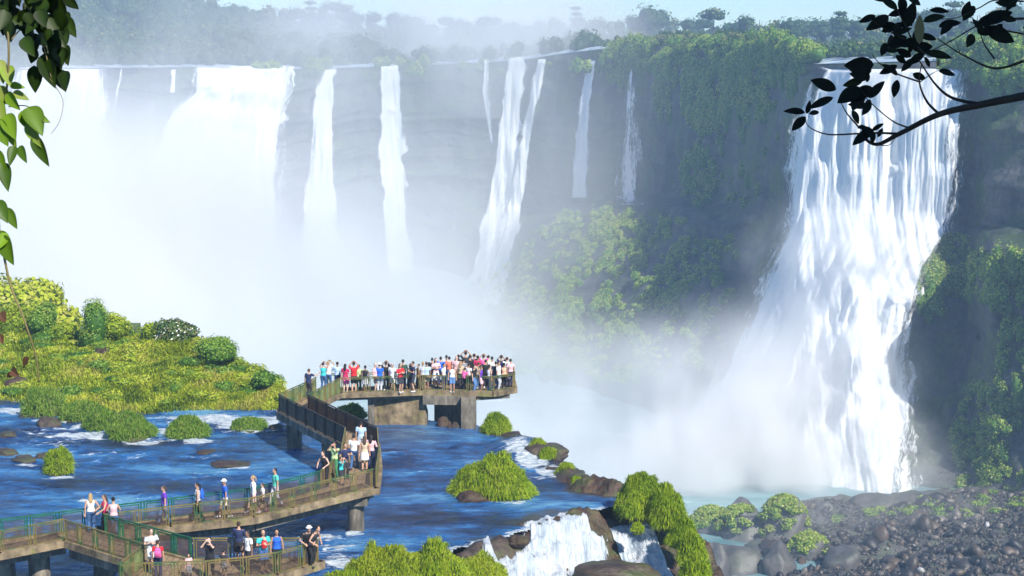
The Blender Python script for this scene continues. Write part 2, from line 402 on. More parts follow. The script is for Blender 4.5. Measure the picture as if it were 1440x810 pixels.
# =================================================================== waterfalls
t = NT('falling_water'); uvn = t.n('UVMap'); uv_ = uvn.outputs[0]
s1 = t.noise(t.mapv(uv_, (.55, .035, 1)), 1.0, 8, .62); s2 = t.noise(t.mapv(uv_, (2.6, .42, 1)), 1.0, 7, .7, 1.2); s3 = t.noise(t.mapv(uv_, (.14, .03, 1)), 1., 3, .5)
h_ = t.math('ADD', t.math('MULTIPLY', s1, .6), t.math('MULTIPLY', s2, .4))
edge = t.attr('edge')
den = t.attr('dens')
al = t.math('ADD', t.math('MULTIPLY', h_, 3.4), t.math('MULTIPLY', s3, 1.6))
al = t.math('ADD', al, t.math('ADD', t.math('MULTIPLY', edge, .9), t.math('SUBTRACT', den, 3.5)))
al = t.mr(al, -.1, .4, 0, 1, True)
s4 = t.noise(t.mapv(uv_, (7, 1.6, 1)), 1.0, 4, .7); h4 = t.math('ADD', t.math('MULTIPLY', h_, .8), t.math('MULTIPLY', s4, .2))
wc = t.ramp(h4, [(.36, (.40, .50, .62)), (.46, (.80, .85, .90)), (.54, (.95, .95, .95))])
pb = t.pbsdf(wc, .8, t.bump(h4, .6, 1.2), .1); tr_ = t.n('BsdfTransparent'); ts = t.n('BsdfTranslucent'); ts.inputs[0].default_value = (.85, .9, .95, 1)
m1 = t.n('MixShader'); m1.inputs[0].default_value = .22; t.l(pb.outputs[0], m1.inputs[1]); t.l(ts.outputs[0], m1.inputs[2])
m2 = t.n('MixShader'); t.l(al, m2.inputs[0]); t.l(tr_.outputs[0], m2.inputs[1]); t.l(m1.outputs[0], m2.inputs[2])
G['fall'] = t.done(m2.outputs[0])
def fall(name, label, bounds, off=3.0, dens=.6, n=60, group=None, bulge=2.0, seed=0, rows=None, lipback=4.0, widen=0.):
    """bounds: list of (v, uL, uR) from lip to foot"""
    B = np.array(bounds, float); m = rows or max(24, int((B[-1, 0]-B[0, 0])/3.))
    v = np.linspace(B[0, 0], B[-1, 0], m)
    uL = np.interp(v, B[:, 0], B[:, 1]); uR = np.interp(v, B[:, 0], B[:, 2])
    wd = (B[:, 2]-B[:, 1]).mean(); am = min(wd*.22, 11); nl = (fbm(v/16., v*0, 0, 61+seed, 4)-.5)*am*2; nrr = (fbm(v/16., v*0, 0, 67+seed, 4)-.5)*am*2
    s_ = np.linspace(0, 1, n)
    UU = uL[:, None]*(1-s_)+uR[:, None]*s_
    kx = 9./max(9., wd)*.5; UU = UU+nl[:, None]*np.exp(-s_/kx)[None]+nrr[:, None]*np.exp(-(1-s_)/kx)[None]; VV = np.repeat(v[:, None], n, 1)
    Yc = cliffY(UU, VV) + disp(UU, VV, cliffY(UU, VV))*.8
    q = (v-B[0, 0])/max(B[-1, 0]-B[0, 0], 1)
    # the water never goes back under itself: running minimum of the distance, then thrown a little forward
    Yf = np.minimum.accumulate(Yc - off, 0)
    k = np.ones(9)/9
    Yf = np.stack([np.convolve(np.pad(Yf[:, j], 4, mode='edge'), k, 'valid') for j in range(n)], 1)
    Yf[0] = Yc[0]+1
    Pp = atY(UU, VV, Yf)
    x = Pp[..., 0]; z = Pp[..., 2]
    strand = (fbm(x/2.6+seed, z/38, seed, 31, 4)-.5)*bulge*2.2 + (fbm(x/9+seed, z/30, seed, 37, 3)-.5)*bulge*3
    puff = (fbm(x/5+seed, z/6, Yf/9, 39, 4)-.5)*bulge*1.1*sstep(.3, .6, q)[:, None]*(1.2 if bulge > 2.1 else .3)
    Yf = Yf + puff + strand*np.clip(q*12, 0, 1)[:, None]
    Ycl = cliffY(UU, VV); Yf = np.minimum(Yf, Ycl+disp(UU, VV, Ycl)-1.3)
    Pp = atY(UU, VV, Yf)
    # water rounding over the lip, coming from behind
    back = Pp[0].copy(); back[:, 1] += lipback; back[:, 2] += .5; Pp = np.concatenate([back[None], Pp]); 
    e = np.minimum(s_, 1-s_)*2*abs(x[:, -1]-x[:, 0]).mean()
    edge_ = np.repeat((sstep(0, max(1.2, abs(x[0, -1]-x[0, 0])*.16), np.minimum(s_, 1-s_)*abs(x[0, -1]-x[0, 0])))[None], m+1, 0)
    W = abs(Pp[:, -1, 0]-Pp[:, 0, 0])
    ux = (s_[None]-.5)*np.maximum(W[:, None]*.5+W.mean()*.5, 1)+seed*13.7
    H = np.concatenate([[0], np.cumsum(np.linalg.norm(np.diff(Pp[:, n//2], axis=0), axis=1))])
    uv = np.stack([ux, np.repeat(H[:, None], n, 1)+seed*7.1], -1).reshape(-1, 2)
    dd = np.full((m+1, n), dens)
    me = mesh(name, Pp.reshape(-1, 3), gridF(m+1, n)[:, ::-1].copy(), [G['fall']], smooth=True, attr={'edge': edge_.ravel(), 'dens': dd.ravel()}, uv=uv)
    o = link(name, me); return tag(o, label, 'waterfall', group)
FG = 'waterfalls along the far rim of the gorge'
fall('waterfall', 'wide white curtain at the far left, half behind the hanging leaves', [(97, 20, 150), (200, 5, 152), (330, -20, 150), (520, -40, 160)], dens=.95, n=90, group=FG, seed=1)
fall('waterfall', 'hair-thin stream just right of the far left curtain', [(96, 168, 174), (130, 160, 168), (200, 150, 166), (330, 148, 168)], dens=.8, n=14, group=FG, seed=2)
fall('waterfall', 'short thin trickle on the dark step between the two widest curtains', [(98, 240, 249), (130, 238, 248)], dens=.7, n=10, group=FG, seed=3)
fall('waterfall', 'small slanting fall lower down the dark step left of the widest curtain', [(140, 214, 219), (170, 205, 219), (260, 190, 225)], dens=.75, n=16, group=FG, seed=4)
fall('waterfall', 'widest bright curtain of the far rim, left of centre', [(95, 268, 414), (130, 266, 411), (150, 240, 407), (180, 222, 403), (250, 205, 398), (330, 190, 396), (520, 170, 400)], dens=1.0, n=120, group=FG, seed=5)
fall('waterfall', 'narrow fall widening downward just right of the widest curtain', [(96, 460, 473), (130, 442, 472), (200, 432, 472), (300, 424, 476), (520, 410, 490)], dens=.82, n=40, group=FG, seed=6)
fall('waterfall', 'straight narrow fall alone at the middle of the far rim', [(92, 536, 565), (200, 531, 568), (300, 538, 574), (500, 545, 600)], dens=.84, n=40, group=FG, seed=7)
fall('waterfall', 'faint thin thread left of the paired falls', [(85, 679, 690), (130, 676, 690), (200, 688, 698)], dens=.72, n=14, group=FG, seed=8)
fall('waterfall', 'tall left one of the paired falls, slanting down to the left', [(82, 714, 741), (150, 704, 734), (250, 690, 728), (340, 672, 716), (420, 645, 700)], dens=.86, n=40, group=FG, seed=9)
fall('waterfall', 'right one of the paired falls joining the other lower down', [(84, 756, 770), (150, 740, 758), (230, 726, 744), (320, 706, 734), (430, 662, 712)], dens=.84, n=26, group=FG, seed=10)
fall('waterfall', 'thin split fall ending on the bench, left of the last small fall', [(85, 826, 840), (150, 812, 832), (220, 804, 830), (278, 802, 832)], dens=.82, n=30, group=FG, seed=11)
fall('waterfall', 'last small fall before the green bluff, ending on the bench', [(90, 884, 891), (140, 874, 897), (220, 868, 902), (288, 866, 904)], dens=.9, n=34, group=FG, seed=12)
def lerpB(B, a, b):
    return [(v, l+(r-l)*a, l+(r-l)*b) for v, l, r in B]
BR = [(98, 1146, 1366), (130, 1128, 1362), (180, 1112, 1358), (270, 1100, 1352), (330, 1090, 1344), (380, 1074, 1306), (440, 1048, 1288), (500, 1012, 1284), (560, 984, 1288), (620, 955, 1290), (694, 925, 1292)]
fall('great_waterfall', 'huge nearer waterfall filling the right side, spreading to the left below', BR, off=4, dens=.93, n=240, bulge=2.2, seed=14, rows=260)
# =================================================================== mist and haze
def mistmat(name, terms, nscale, col=(1.0, .985, .965), aniso=0., lo=.38, hi=.62, zs=.6):
    """terms: (centre, radii, peak) soft ellipsoids of spray, broken up by noise; position is world position"""
    t = NT(name); g = t.geo().outputs['Position']
    tot = None
    for c, r, pk in terms:
        mp = t.n('VectorMath', operation='SUBTRACT'); t.l(g, mp.inputs[0]); mp.inputs[1].default_value = c
        dv = t.n('VectorMath', operation='DIVIDE'); t.l(mp.outputs[0], dv.inputs[0]); dv.inputs[1].default_value = r
        ln = t.n('VectorMath', operation='LENGTH'); t.l(dv.outputs[0], ln.inputs[0])
        f = t.mr(ln.outputs['Value'], 1., .15, 0, pk, True)
        tot = f if tot is None else t.math('ADD', tot, f)
    n = t.noise(t.mapv(g, (nscale, nscale, nscale*zs)), 1.0, 3, .55)
    d = t.math('MULTIPLY', tot, t.mr(n, lo, hi, .12, 1.6))
    v = t.n('VolumeScatter'); v.inputs['Color'].default_value = (*col, 1); v.inputs['Anisotropy'].default_value = aniso; t.l(d, v.inputs['Density'])
    t.l(v.outputs[0], t.out.inputs['Volume'])
    return t.m
def boxmesh(name, a, b, mat):
    m = MB(); a = np.array(a, float); b = np.array(b, float); m.box((a+b)/2, b-a); me = m.mesh(name, [mat]); return S(name, me, 'stuff')
mats_ = []
def mist(a, b, terms, ns, **k):
    m = mistmat('spray_mist', terms, ns, **k); m.cycles.volume_step_rate = MISTSTEP; boxmesh('mist', a, b, m)
MISTSTEP = .6
# great cloud of spray filling the left basin
mist((-330, 330, -63), (66, 596, 44), [((-105, 520, 4), (190, 80, 58), .0065), ((-30, 470, -30), (90, 110, 60), .007), ((-150, 470, -63), (175, 150, 76), .06), ((-85, 440, -63), (105, 110, 46), .06), ((-185, 520, -30), (140, 90, 62), .045), ((0, 390, -65), (56, 62, 33), .028)], .016)
# spray at the centre of the basin, thinner, in front of the talus
mist((66.5, 330.5, -63), (135, 480, -10), [((70, 400, -65), (60, 70, 50), .02)], .02)
# spray blowing over the rim in the middle
mist((-130, 597, -8), (80, 760, 70), [((-20, 660, 16), (105, 90, 44), .02)], .02)
# cloud at the foot of the great fall, climbing up in front of it
mist((-70, 200, -63), (125, 352, 2), [((49, 317, -62), (40, 12, 24), .42), ((66, 345, -22), (24, 10, 16), .14), ((58, 332, -44), (30, 11, 24), .10), ((36, 326, -52), (36, 15, 28), .12), ((14, 322, -62), (60, 22, 25), .07), ((45, 288, -63), (90, 26, 12), .012), ((-8, 300, -62), (66, 62, 28), .016)], .05)
hz = NT('pale_air'); pv = hz.n('VolumePrincipled'); pv.inputs['Color'].default_value = (.50, .72, 1, 1); pv.inputs['Density'].default_value = .00042; pv.inputs['Anisotropy'].default_value = .0
hz.l(pv.outputs[0], hz.out.inputs['Volume'])
boxmesh('haze', (-1500, -30, -76), (1500, 1500, 90), hz.m)
# =================================================================== river shelf, rapids, cascades
def sdist(X, Y, pts):
    """signed distance to a polyline, positive on its right-hand side"""
    best = np.full(X.shape, 1e9); sg = np.ones(X.shape)
    for (ax, ay), (bx, by) in zip(pts[:-1], pts[1:]):
        dx, dy = bx-ax, by-ay; L2 = dx*dx+dy*dy+1e-9
        t_ = np.clip(((X-ax)*dx+(Y-ay)*dy)/L2, 0, 1); d = np.hypot(X-ax-dx*t_, Y-ay-dy*t_)
        cr = dx*(Y-ay)-dy*(X-ax); m = d < best-1e-6; best = np.where(m, d, best); sg = np.where(m, np.where(cr > 0, -1, 1), sg)
    return best*sg
def plan(px_): return [tuple(atZ(u, v, 0)[:2]) for u, v in px_]
EDGE = [(-90, 132), (-44, 130), (-30, 122)] + plan([(400, 571), (425, 588), (600, 592), (665, 598), (700, 603), (728, 612), (768, 630), (806, 660), (832, 684), (880, 690), (945, 696), (985, 735), (1003, 800), (1010, 900), (1010, 1100)])
SOUTH = plan([(1003, 700), (945, 700), (885, 706), (835, 714), (795, 724), (735, 744), (700, 757), (640, 768), (600, 800), (560, 830), (500, 870), (430, 960), (380, 1100)])
def terr(X, Y):
    de = sdist(X, Y, EDGE); ds = sdist(X, Y, SOUTH)*-1      # ds>0: beyond the drop line, towards the camera
    n1 = fbm(X/1.7, Y/1.7, 0, 41, 5)-.5; n2 = fbm(X/.5, Y/.5, 0, 43, 4)-.5
    z = -.75 + n1*.8 + n2*.15
    u_, v_ = proj(np.stack([X, Y, X*0], -1))
    near = sstep(2.6, .3, de)*sstep(625, 720, u_)
    z = z + near*(.85+.9*n1)
    shelf = sstep(.5, .62, fbm(X/1.6, Y/1.6, 0, 47, 3))*sstep(3, .0, np.abs(ds))*.7*sstep(620, 700, u_)
    z = z + shelf
    drop_ = np.clip(ds, 0, None)
    slope = np.where(u_ > 0, (.72-.25*sstep(885, 930, u_+(v_-760)*-.25))*sstep(-.3, 1.2, drop_)+0*u_, 1.)
    drop = np.clip(ds, 0, None)
    z = np.where(ds > -.0, np.minimum(z+.3, .12-drop*slope + n1*1.3*sstep(0, .8, drop)+n2*.4), z)
    z = np.maximum(z, -7+n1)
    out = np.clip(-de-.05, 0, None)
    z = np.where(de < .05, np.minimum(z, .25 - out*2.6 + n1*1.2 + n2*.4), z)
    return np.maximum(z, POOLZ-.5)
gx = np.arange(-62, 34, .3); gy = np.arange(52, 134, .3)
X, Y = np.meshgrid(gx, gy); Z = terr(X, Y)
S('river_bed', mesh('river_bed', np.stack([X, Y, Z], -1).reshape(-1, 3), gridF(len(gy), len(gx)), [G['rock']], smooth=True))
# fine rock where the ledge and the cascade are seen close
gx2 = np.arange(2, 14.5, .07); gy2 = np.arange(64, 86, .08)
X2, Y2 = np.meshgrid(gx2, gy2); Z2 = terr(X2, Y2)+.03+(fbm(X2/.3, Y2/.3, 0, 61, 3)-.5)*.25
S('rock_ledge', mesh('rock_ledge', np.stack([X2, Y2, Z2], -1).reshape(-1, 3), gridF(len(gy2), len(gx2)), [G['rock_brown']], smooth=True))
# ---- water surface
t = NT('river_water'); o_ = t.obc()
foam = t.attr('foam')
sw = t.mapv(o_, (.55, 1.3, 1)); n1 = t.noise(sw, 1.1, 6, .62, .6); n2 = t.noise(t.mapv(o_, (.8, 2.2, 1)), 3.2, 5, .65, .3); n3 = t.noise(t.mapv(o_, (.12, .3, 1)), 1., 4, .5)
h_ = t.math('ADD', t.math('MULTIPLY', n1, .7), t.math('MULTIPLY', n2, .45))
fm = t.math('ADD', foam, t.math('MULTIPLY', t.math('SUBTRACT', n2, .5), 1.1)); fm = t.math('ADD', fm, t.math('MULTIPLY', t.math('SUBTRACT', n1, .5), 1.2))
fm = t.mr(fm, .45, .72, 0, 1, True)
deep = t.ramp(t.math('ADD', t.math('MULTIPLY', n3, .6), t.math('MULTIPLY', n1, .4)), [(.36, (.002, .011, .04)), (.46, (.004, .042, .16)), (.54, (.018, .15, .42)), (.64, (.14, .38, .6))])  # sky blue and pale ripple highlights painted into the water colour
shal = t.attr('shallow'); deep = t.mix(shal, deep, (.055, .04, .03))
col = t.mix(fm, deep, t.ramp(n2, [(.35, (.30, .42, .52)), (.6, (.74, .78, .8))]))
p_ = t.pbsdf(col, t.mr(fm, 0, 1, .16, .7), t.bump(h_, 1., .7), .5)
G['river'] = t.done(p_)
gx = np.arange(-62, 13.6, .16); gy = np.arange(58, 128, .16)
X, Y = np.meshgrid(gx, gy)
u_, v_ = proj(np.stack([X, Y, X*0], -1))
w1 = fbm(X/1.6, Y/.9, 0, 51, 3)-.5; w2 = fbm(X/.6+w1, Y/.33, 0, 53, 3)-.5
tz = terr(X, Y)
def blobf(cu, cv, ru, rv, k=1.0): return k*sstep(1, .1, np.hypot((u_-cu)/ru, (v_-cv)/rv))
foam_ = 0*X
for b in [(20, 576, 110, 8, .9), (0, 592, 60, 6, .3), (130, 612, 130, 9, .8), (250, 606, 60, 9, .8), (300, 590, 130, 12, .95), (350, 600, 90, 16, .9), (395, 590, 60, 12, .95), (230, 620, 60, 6, .6), (50, 604, 90, 6, .4), (465, 768, 60, 26, .45), (430, 745, 50, 12, .4), (505, 790, 40, 20, .3), (290, 640, 120, 6, .25), (340, 665, 80, 4, .2), (725, 630, 40, 13, .75), (748, 645, 40, 18, 1.1), (775, 662, 36, 14, 1.2), (730, 634, 34, 12, .9), (800, 676, 40, 5, .6), (757, 672, 40, 6, .6), (705, 612, 22, 5, .5), (720, 655, 22, 12, .4), (460, 655, 40, 7, .2), (100, 700, 200, 20, .2), (180, 640, 260, 14, .22), (330, 670, 120, 12, .3), (60, 625, 110, 8, .4), (650, 790, 60, 30, .5), (90, 672, 34, 5, .8), (70, 592, 44, 6, .8), (130, 600, 60, 6, .8), (200, 622, 50, 6, .9), (275, 622, 46, 6, .9), (715, 706, 60, 6, .6), (40, 654, 34, 4, .7), (335, 658, 44, 4, .6), (500, 752, 24, 5, .8), (413, 634, 26, 5, .5), (462, 655, 26, 5, .5), (480, 790, 50, 26, .6), (440, 755, 60, 10, .5)]:
    foam_ = np.maximum(foam_, blobf(*b))
ridge = 1-np.abs(2*fbm((X+Y*.6)/2.2, (Y-X*.2)/.7, 0, 57, 4)-1)
foam_ = np.clip(foam_*(.35+.9*ridge)+.3*sstep(.86, .99, ridge)*sstep(.45, .65, fbm(X/6, Y/3, 0, 59, 3)), 0, 1)
ds = -sdist(X, Y, SOUTH)
foam_ = np.maximum(foam_, .75*sstep(-.6, .2, ds)*sstep(900, 860, u_))
de = sdist(X, Y, EDGE)
ampl = .05+.16*foam_+.05*blobf(100, 620, 500, 120)
Zw = w1*ampl*2.2+w2*ampl*.9
Zw = Zw + .55*blobf(735, 630, 60, 22)*(1-.4*ridge)
shal_ = np.clip(sstep(-.45, -.05, tz)*.9 + blobf(560, 612, 130, 22, .5)+blobf(860, 690, 110, 14, .8)+blobf(320, 652, 40, 5, .9)+blobf(290, 634, 30, 3.5, .8)+blobf(930, 690, 60, 10, .8), 0, 1)*(1-foam_)
keep = (de > -.25) & (ds < .3)
F = gridF(len(gy), len(gx)); kf = keep.ravel()[F].all(1)
Zw = np.where(ds > -.3, np.minimum(Zw, .05), Zw)
S('river', mesh('river', np.stack([X, Y, Zw], -1).reshape(-1, 3), F[kf], [G['river']], smooth=True, attr={'foam': foam_.ravel(), 'shallow': shal_.ravel()}))
# ---- cascades: white water that follows the rock down from the ledge
t = NT('cascade_water'); uv_ = t.n('UVMap').outputs[0]
a1 = t.noise(t.mapv(uv_, (2.2, .35, 1)), 1., 7, .65, .4); a2 = t.noise(t.mapv(uv_, (9, 1.2, 1)), 1., 5, .7)
hh = t.math('ADD', t.math('MULTIPLY', a1, .6), t.math('MULTIPLY', a2, .4))
al = t.mr(t.math('ADD', t.math('ADD', t.math('MULTIPLY', hh, 1.7), t.math('MULTIPLY', t.attr('edge'), .6)), -1.0), -.08, .14, 0, 1, True)
pb = t.pbsdf(t.ramp(hh, [(.33, (.22, .3, .38)), (.47, (.55, .62, .68)), (.6, (.8, .81, .82))]), .6, t.bump(hh, 1., .5), .4)
tr_ = t.n('BsdfTransparent'); mx = t.n('MixShader'); t.l(al, mx.inputs[0]); t.l(tr_.outputs[0], mx.inputs[1]); t.l(pb.outputs[0], mx.inputs[2])
G['cascade'] = t.done(mx.outputs[0])
def cascade(top, length, label, seed=0, edgek=1.0, n=160, m=90, dirv=None, out0=.3):
    tp = np.array(plan(top)); L = np.concatenate([[0], np.cumsum(np.hypot(*np.diff(tp, axis=0).T))])
    s_ = np.linspace(0, L[-1], n); x = np.interp(s_, L, tp[:, 0]); y = np.interp(s_, L, tp[:, 1])
    d = np.array(dirv, float); d /= np.hypot(*d)
    r_ = np.linspace(-out0, length, m)
    jit = (fbm(s_/.9, 0*s_, 0, 71+seed, 3)-.5)
    XX = x[None]+d[0]*r_[:, None]; YY = y[None]+d[1]*r_[:, None]
    ZZ = terr(XX, YY)
    ZZ = np.minimum(ZZ, .08)
    for i in range(1, m): ZZ[i] = np.minimum(ZZ[i], ZZ[i-1]) # always downhill
    strand = fbm(s_[None]/.35+XX*0, r_[:, None]/1.5+0*XX, 0, 73+seed, 4)-.5
    ZZ = ZZ + .16 + strand*.4*sstep(0, .8, r_)[:, None]
    e = sstep(0, L[-1]*.12, np.minimum(s_, L[-1]-s_))[None]*sstep(-out0, .15, r_)[:, None]*edgek
    lob = fbm(s_[None]/.8, r_[:, None]/2.2, 0, 77+seed, 3)
    e = np.clip(e*(.45+1.1*lob), 0, 1)
    H = r_*1.5
    uv = np.stack(np.broadcast_arrays(s_[None]+seed*9, H[:, None]), -1).reshape(-1, 2)
    me = mesh('cascade', np.stack([XX, YY, ZZ], -1).reshape(-1, 3), gridF(m, n), [G['cascade']], smooth=True, attr={'edge': e.ravel()}, uv=uv)
    return tag(link('cascade', me), label, 'cascade')
cascade([(672, 764), (735, 743), (795, 723), (850, 711)], 6.5, 'broad white cascade pouring over the near rock ledge at the bottom', 0, 1.45, n=260, dirv=(.1, -1))
cascade([(845, 712), (895, 706)], 5.5, 'thin stringy cascade over brown rock right of the broad one', 3, 1.2, n=110, dirv=(.28, -1))
# =================================================================== rocks
def rock_mesh(name, seed, mat, rough=.35, sub=4):
    v, f = ico(sub); r0 = np.random.default_rng(seed)
    k = np.ones(len(v))
    for i in range(16):      # planes that cut the ball into facets
        nrm = r0.normal(0, 1, 3); nrm /= np.linalg.norm(nrm); c = r0.uniform(.6, .95); dd = v@nrm
        k = np.minimum(k, np.where(dd > 1e-3, c/np.maximum(dd, 1e-3), 9))
    k = k*(1+(fbm(v[:, 0]*2+seed, v[:, 1]*2, v[:, 2]*2, seed, 4)-.5)*rough+(fbm(v[:, 0]*7+seed, v[:, 1]*7, v[:, 2]*7, seed, 2)-.5)*rough*.3)
    return mesh(name, v*k[:, None], f, [mat], smooth=False)
RK = [rock_mesh('rock', i, G['rock']) for i in range(5)]; RB = [rock_mesh('rock', 20+i, G['rock_brown']) for i in range(3)]
def rock(u, v, w_, h, label, z=0, dep=.8, i=0, brown=False, rz=None, group='dark rocks in the river', cat='rock'):
    p = atZ(u, v, z); s_ = 2400/(p[1]*CT+(ZC-z)*ST)
    o = link('rock', (RB if brown else RK)[i % (3 if brown else 5)]); o.location = (p[0], p[1]+w_/s_*dep*.3, z-.05)
    W = w_/s_/2; o.scale = (W*1.1, W*dep*1.1, h/s_*1.05); o.rotation_euler = (0, 0, rz if rz is not None else 0)
    return tag(o, label, cat, group)
rock(30, 650, 38, 11, 'dark rock left of the tall upright grass tuft', i=0)
rock(4, 639, 36, 9, 'dark rock cut by the left edge, upstream of the near one', i=1)
rock(60, 643, 22, 7, 'small dark rock just behind the tall upright grass tuft', i=2)
rock(68, 600, 34, 15, 'pointed grey rock standing beside the hanging tufts at the island foot', i=3)
rock(6, 614, 28, 8, 'flat mossy rock at the left edge below the island foot', i=4)
rock(20, 552, 60, 18, 'reddish boulder at the far left under the island slope', i=1, brown=True)
rock(88, 566, 24, 14, 'reddish boulder between two hanging tufts at the island foot', i=2, brown=True)
rock(388, 604, 24, 8, 'small dark rock at the right end of the rapids by the first pier', i=2)
rock(320, 655, 62, 4, 'long low brown rock barely breaking the water in mid river', i=0, brown=True)
rock(288, 637, 40, 3, 'lower flat rock awash in mid river, upstream of the long one', i=1, brown=True)
rock(622, 600, 24, 13, 'round boulder under the viewing platform in front of the dark wall', i=1, z=.0, brown=True)
rock(642, 602, 14, 10, 'small dark boulder against the platform pillar', i=3)
rock(632, 602, 10, 6, 'pale small stone between the two boulders under the platform', i=1, brown=True)
rock(661, 706, 44, 14, 'brown rock at the left foot of the round grass mound in mid river', i=0, brown=True)
rock(865, 822, 130, 30, 'dark mossy rock hump below the broad cascade', z=-1.6, i=1, dep=.6, brown=False)
rock(728, 762, 30, 9, 'brown rock on the lip of the broad cascade', i=2, brown=True)
rock(770, 638, 60, 14, 'dark wet rock on the far side of the upper rapid', i=3, z=.1)
rock(803, 668, 40, 10, 'dark wet rock at the lower end of the upper rapid', i=0, z=.1)
# =================================================================== grass mounds
def mound(name, u, v, w_, h, label, cat='grass clump', z=0., dep=.85, nb=4500, L_=.42, W_=.03, mat='grass2', base=.5, droop=.75, group=None, seed=0, rockpart=True, lobes=3, lumpy=.5):
    """a rounded clump of drooping grass on a rock"""
    p = atZ(u, v, z); s_ = 2400/(p[1]*CT+(ZC-z)*ST); r0 = np.random.default_rng(seed+100)
    R = np.array([w_/s_/2, w_/s_/2*dep, h/s_*.86]); p = p+np.array([0, R[1]*.6, 0])
    e = empty(name, p, label, cat, group)
    v_, f_ = ico(3)
    def shape(d): return 1+(fbm(d[:, 0]*1.9+seed*3.1, d[:, 1]*1.9, d[:, 2]*1.9, 5, 3)-.5)*lumpy*1.9
    core = v_*R*(shape(v_)*.9)[:, None]; core[:, 2] = np.maximum(core[:, 2], -.2)
    link('soil_core', mesh('soil_core', core, f_, [G['soil']], smooth=True), e)
    d = r0.normal(0, 1, (nb, 3)); d[:, 2] = np.abs(d[:, 2])*1.1-.02; d /= np.linalg.norm(d, axis=1, keepdims=True)
    C = d*R*(shape(d)*.9)[:, None]
    tone = (fbm(C[:, 0]*1.5+seed, C[:, 1]*1.5, C[:, 2]*1.5, 9, 3)-.5)*.7
    clump = fbm(C[:, 0]*3+seed, C[:, 1]*3, C[:, 2]*3, 19, 2); C = C*(.93+.2*clump)[:, None]
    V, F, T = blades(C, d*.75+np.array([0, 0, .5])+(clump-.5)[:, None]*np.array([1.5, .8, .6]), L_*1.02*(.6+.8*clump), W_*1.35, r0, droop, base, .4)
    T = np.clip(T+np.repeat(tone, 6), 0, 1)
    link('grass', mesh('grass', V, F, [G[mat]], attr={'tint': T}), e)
    if rockpart:
        rk = link('rock_base', (RB if seed % 2 else RK)[seed % 3], e); rk.scale = (R[0]*1.12, R[1]*1.1, max(.18, R[2]*.22)); rk.location = (-.1*R[0], -.12*R[1], -.02)
    return e
GM = 'grass clumps growing on rocks in the river'
mound('grass_clump', 81, 667, 38, 38, 'tall upright grass tuft on a dark rock in mid river at left', nb=2200, group=GM, seed=1, lumpy=.25, mat='hang', L_=.4)
mound('grass_clump', 57, 585, 54, 40, 'pale hanging tuft against the foot of the grassy island', nb=2600, group=GM, seed=2, L_=.6)
mound('grass_clump', 112, 592, 50, 26, 'low hanging tuft left of the widest clump at the island foot', nb=2200, group=GM, seed=3, L_=.5)
mound('grass_clump', 140, 604, 50, 26, 'middle hanging tuft touching the widest clump at the island foot', nb=2200, group=GM, seed=13, L_=.5)
mound('grass_clump', 182, 617, 62, 32, 'widest clump in the rapids, over a reddish rock', nb=3400, group=GM, seed=4, L_=.5)
mound('grass_clump', 260, 617, 54, 32, 'lone domed clump surrounded by white rapids', nb=3000, group=GM, seed=5, L_=.5, lumpy=.3)
mound('grass_clump', 348, 606, 46, 15, 'low green clump on an olive rock at the right end of the rapids', nb=1500, group=GM, seed=6, L_=.35)
mound('grass_mound', 696, 700, 104, 50, 'big rounded lime green grass mound in mid river', nb=12000, mat='hang', L_=.5, seed=7, lumpy=.5, base=.6)
mound('grass_mound', 545, 842, 150, 70, 'large front grass mound at the bottom left of the cascade', nb=11000, mat='grass', L_=.5, seed=8, lumpy=.5, rockpart=False, base=.45)
mound('grass_mound', 610, 838, 100, 66, 'front grass mound between the large one and the small cascade tuft', nb=8000, mat='hang', L_=.5, seed=9, rockpart=False, base=.65)
mound('grass_mound', 676, 826, 74, 40, 'small grass tuft leaning over the left end of the broad cascade', nb=5000, mat='grass', L_=.5, seed=10, z=-.3, rockpart=False, base=.4)
mound('grass_mound', 490, 850, 90, 46, 'low grass mound at the bottom edge left of the large front one', nb=6000, mat='hang', L_=.5, seed=30, rockpart=False, base=.6)
HG = 'hanging grass cushions along the right rock edge'
mound('grass_cushion', 905, 724, 66, 56, 'tallest hanging grass cushion at the top of the right rock edge', nb=11000, mat='hang', L_=.42, seed=11, group=HG, rockpart=False, z=.1)
mound('grass_cushion', 884, 717, 34, 34, 'small cushion on the left shoulder of the tallest one', nb=3000, mat='hang', L_=.4, seed=12, group=HG, rockpart=False, z=.1)
mound('grass_cushion', 942, 742, 46, 58, 'second cushion down the right rock edge', nb=6000, mat='hang', L_=.5, seed=14, group=HG, rockpart=False, z=-.2)
mound('grass_cushion', 960, 766, 34, 34, 'third cushion down the right rock edge', nb=3500, mat='hang', L_=.5, seed=15, group=HG, rockpart=False, z=-.4)
mound('grass_cushion', 973, 792, 34, 40, 'fourth cushion down the right rock edge', nb=3500, mat='hang', L_=.5, seed=16, group=HG, rockpart=False, z=-.8)
mound('grass_cushion', 978, 822, 36, 42, 'lowest cushion of the right rock edge, cut by the bottom', nb=3500, mat='hang', L_=.5, seed=17, group=HG, rockpart=False, z=-1)
mound('grass_cushion', 897, 747, 16, 12, 'tiny tuft alone on the brown rock slope', nb=700, mat='hang', L_=.25, seed=18, group=HG, rockpart=False, z=-.2)
SG = 'shrubs along the edge behind the rapid'
mound('edge_grass', 699, 610, 40, 26, 'bushy grass right of the platform pillar', nb=2600, mat='hang', L_=.45, seed=19, group=SG)
mound('edge_grass', 757, 638, 24, 20, 'first small tuft on the rim above the upper rapid', nb=1400, mat='hang', L_=.4, seed=20, group=SG, rockpart=False)
mound('edge_grass', 771, 645, 22, 12, 'second small tuft on the rim above the upper rapid', nb=1200, mat='hang', L_=.35, seed=21, group=SG, rockpart=False)
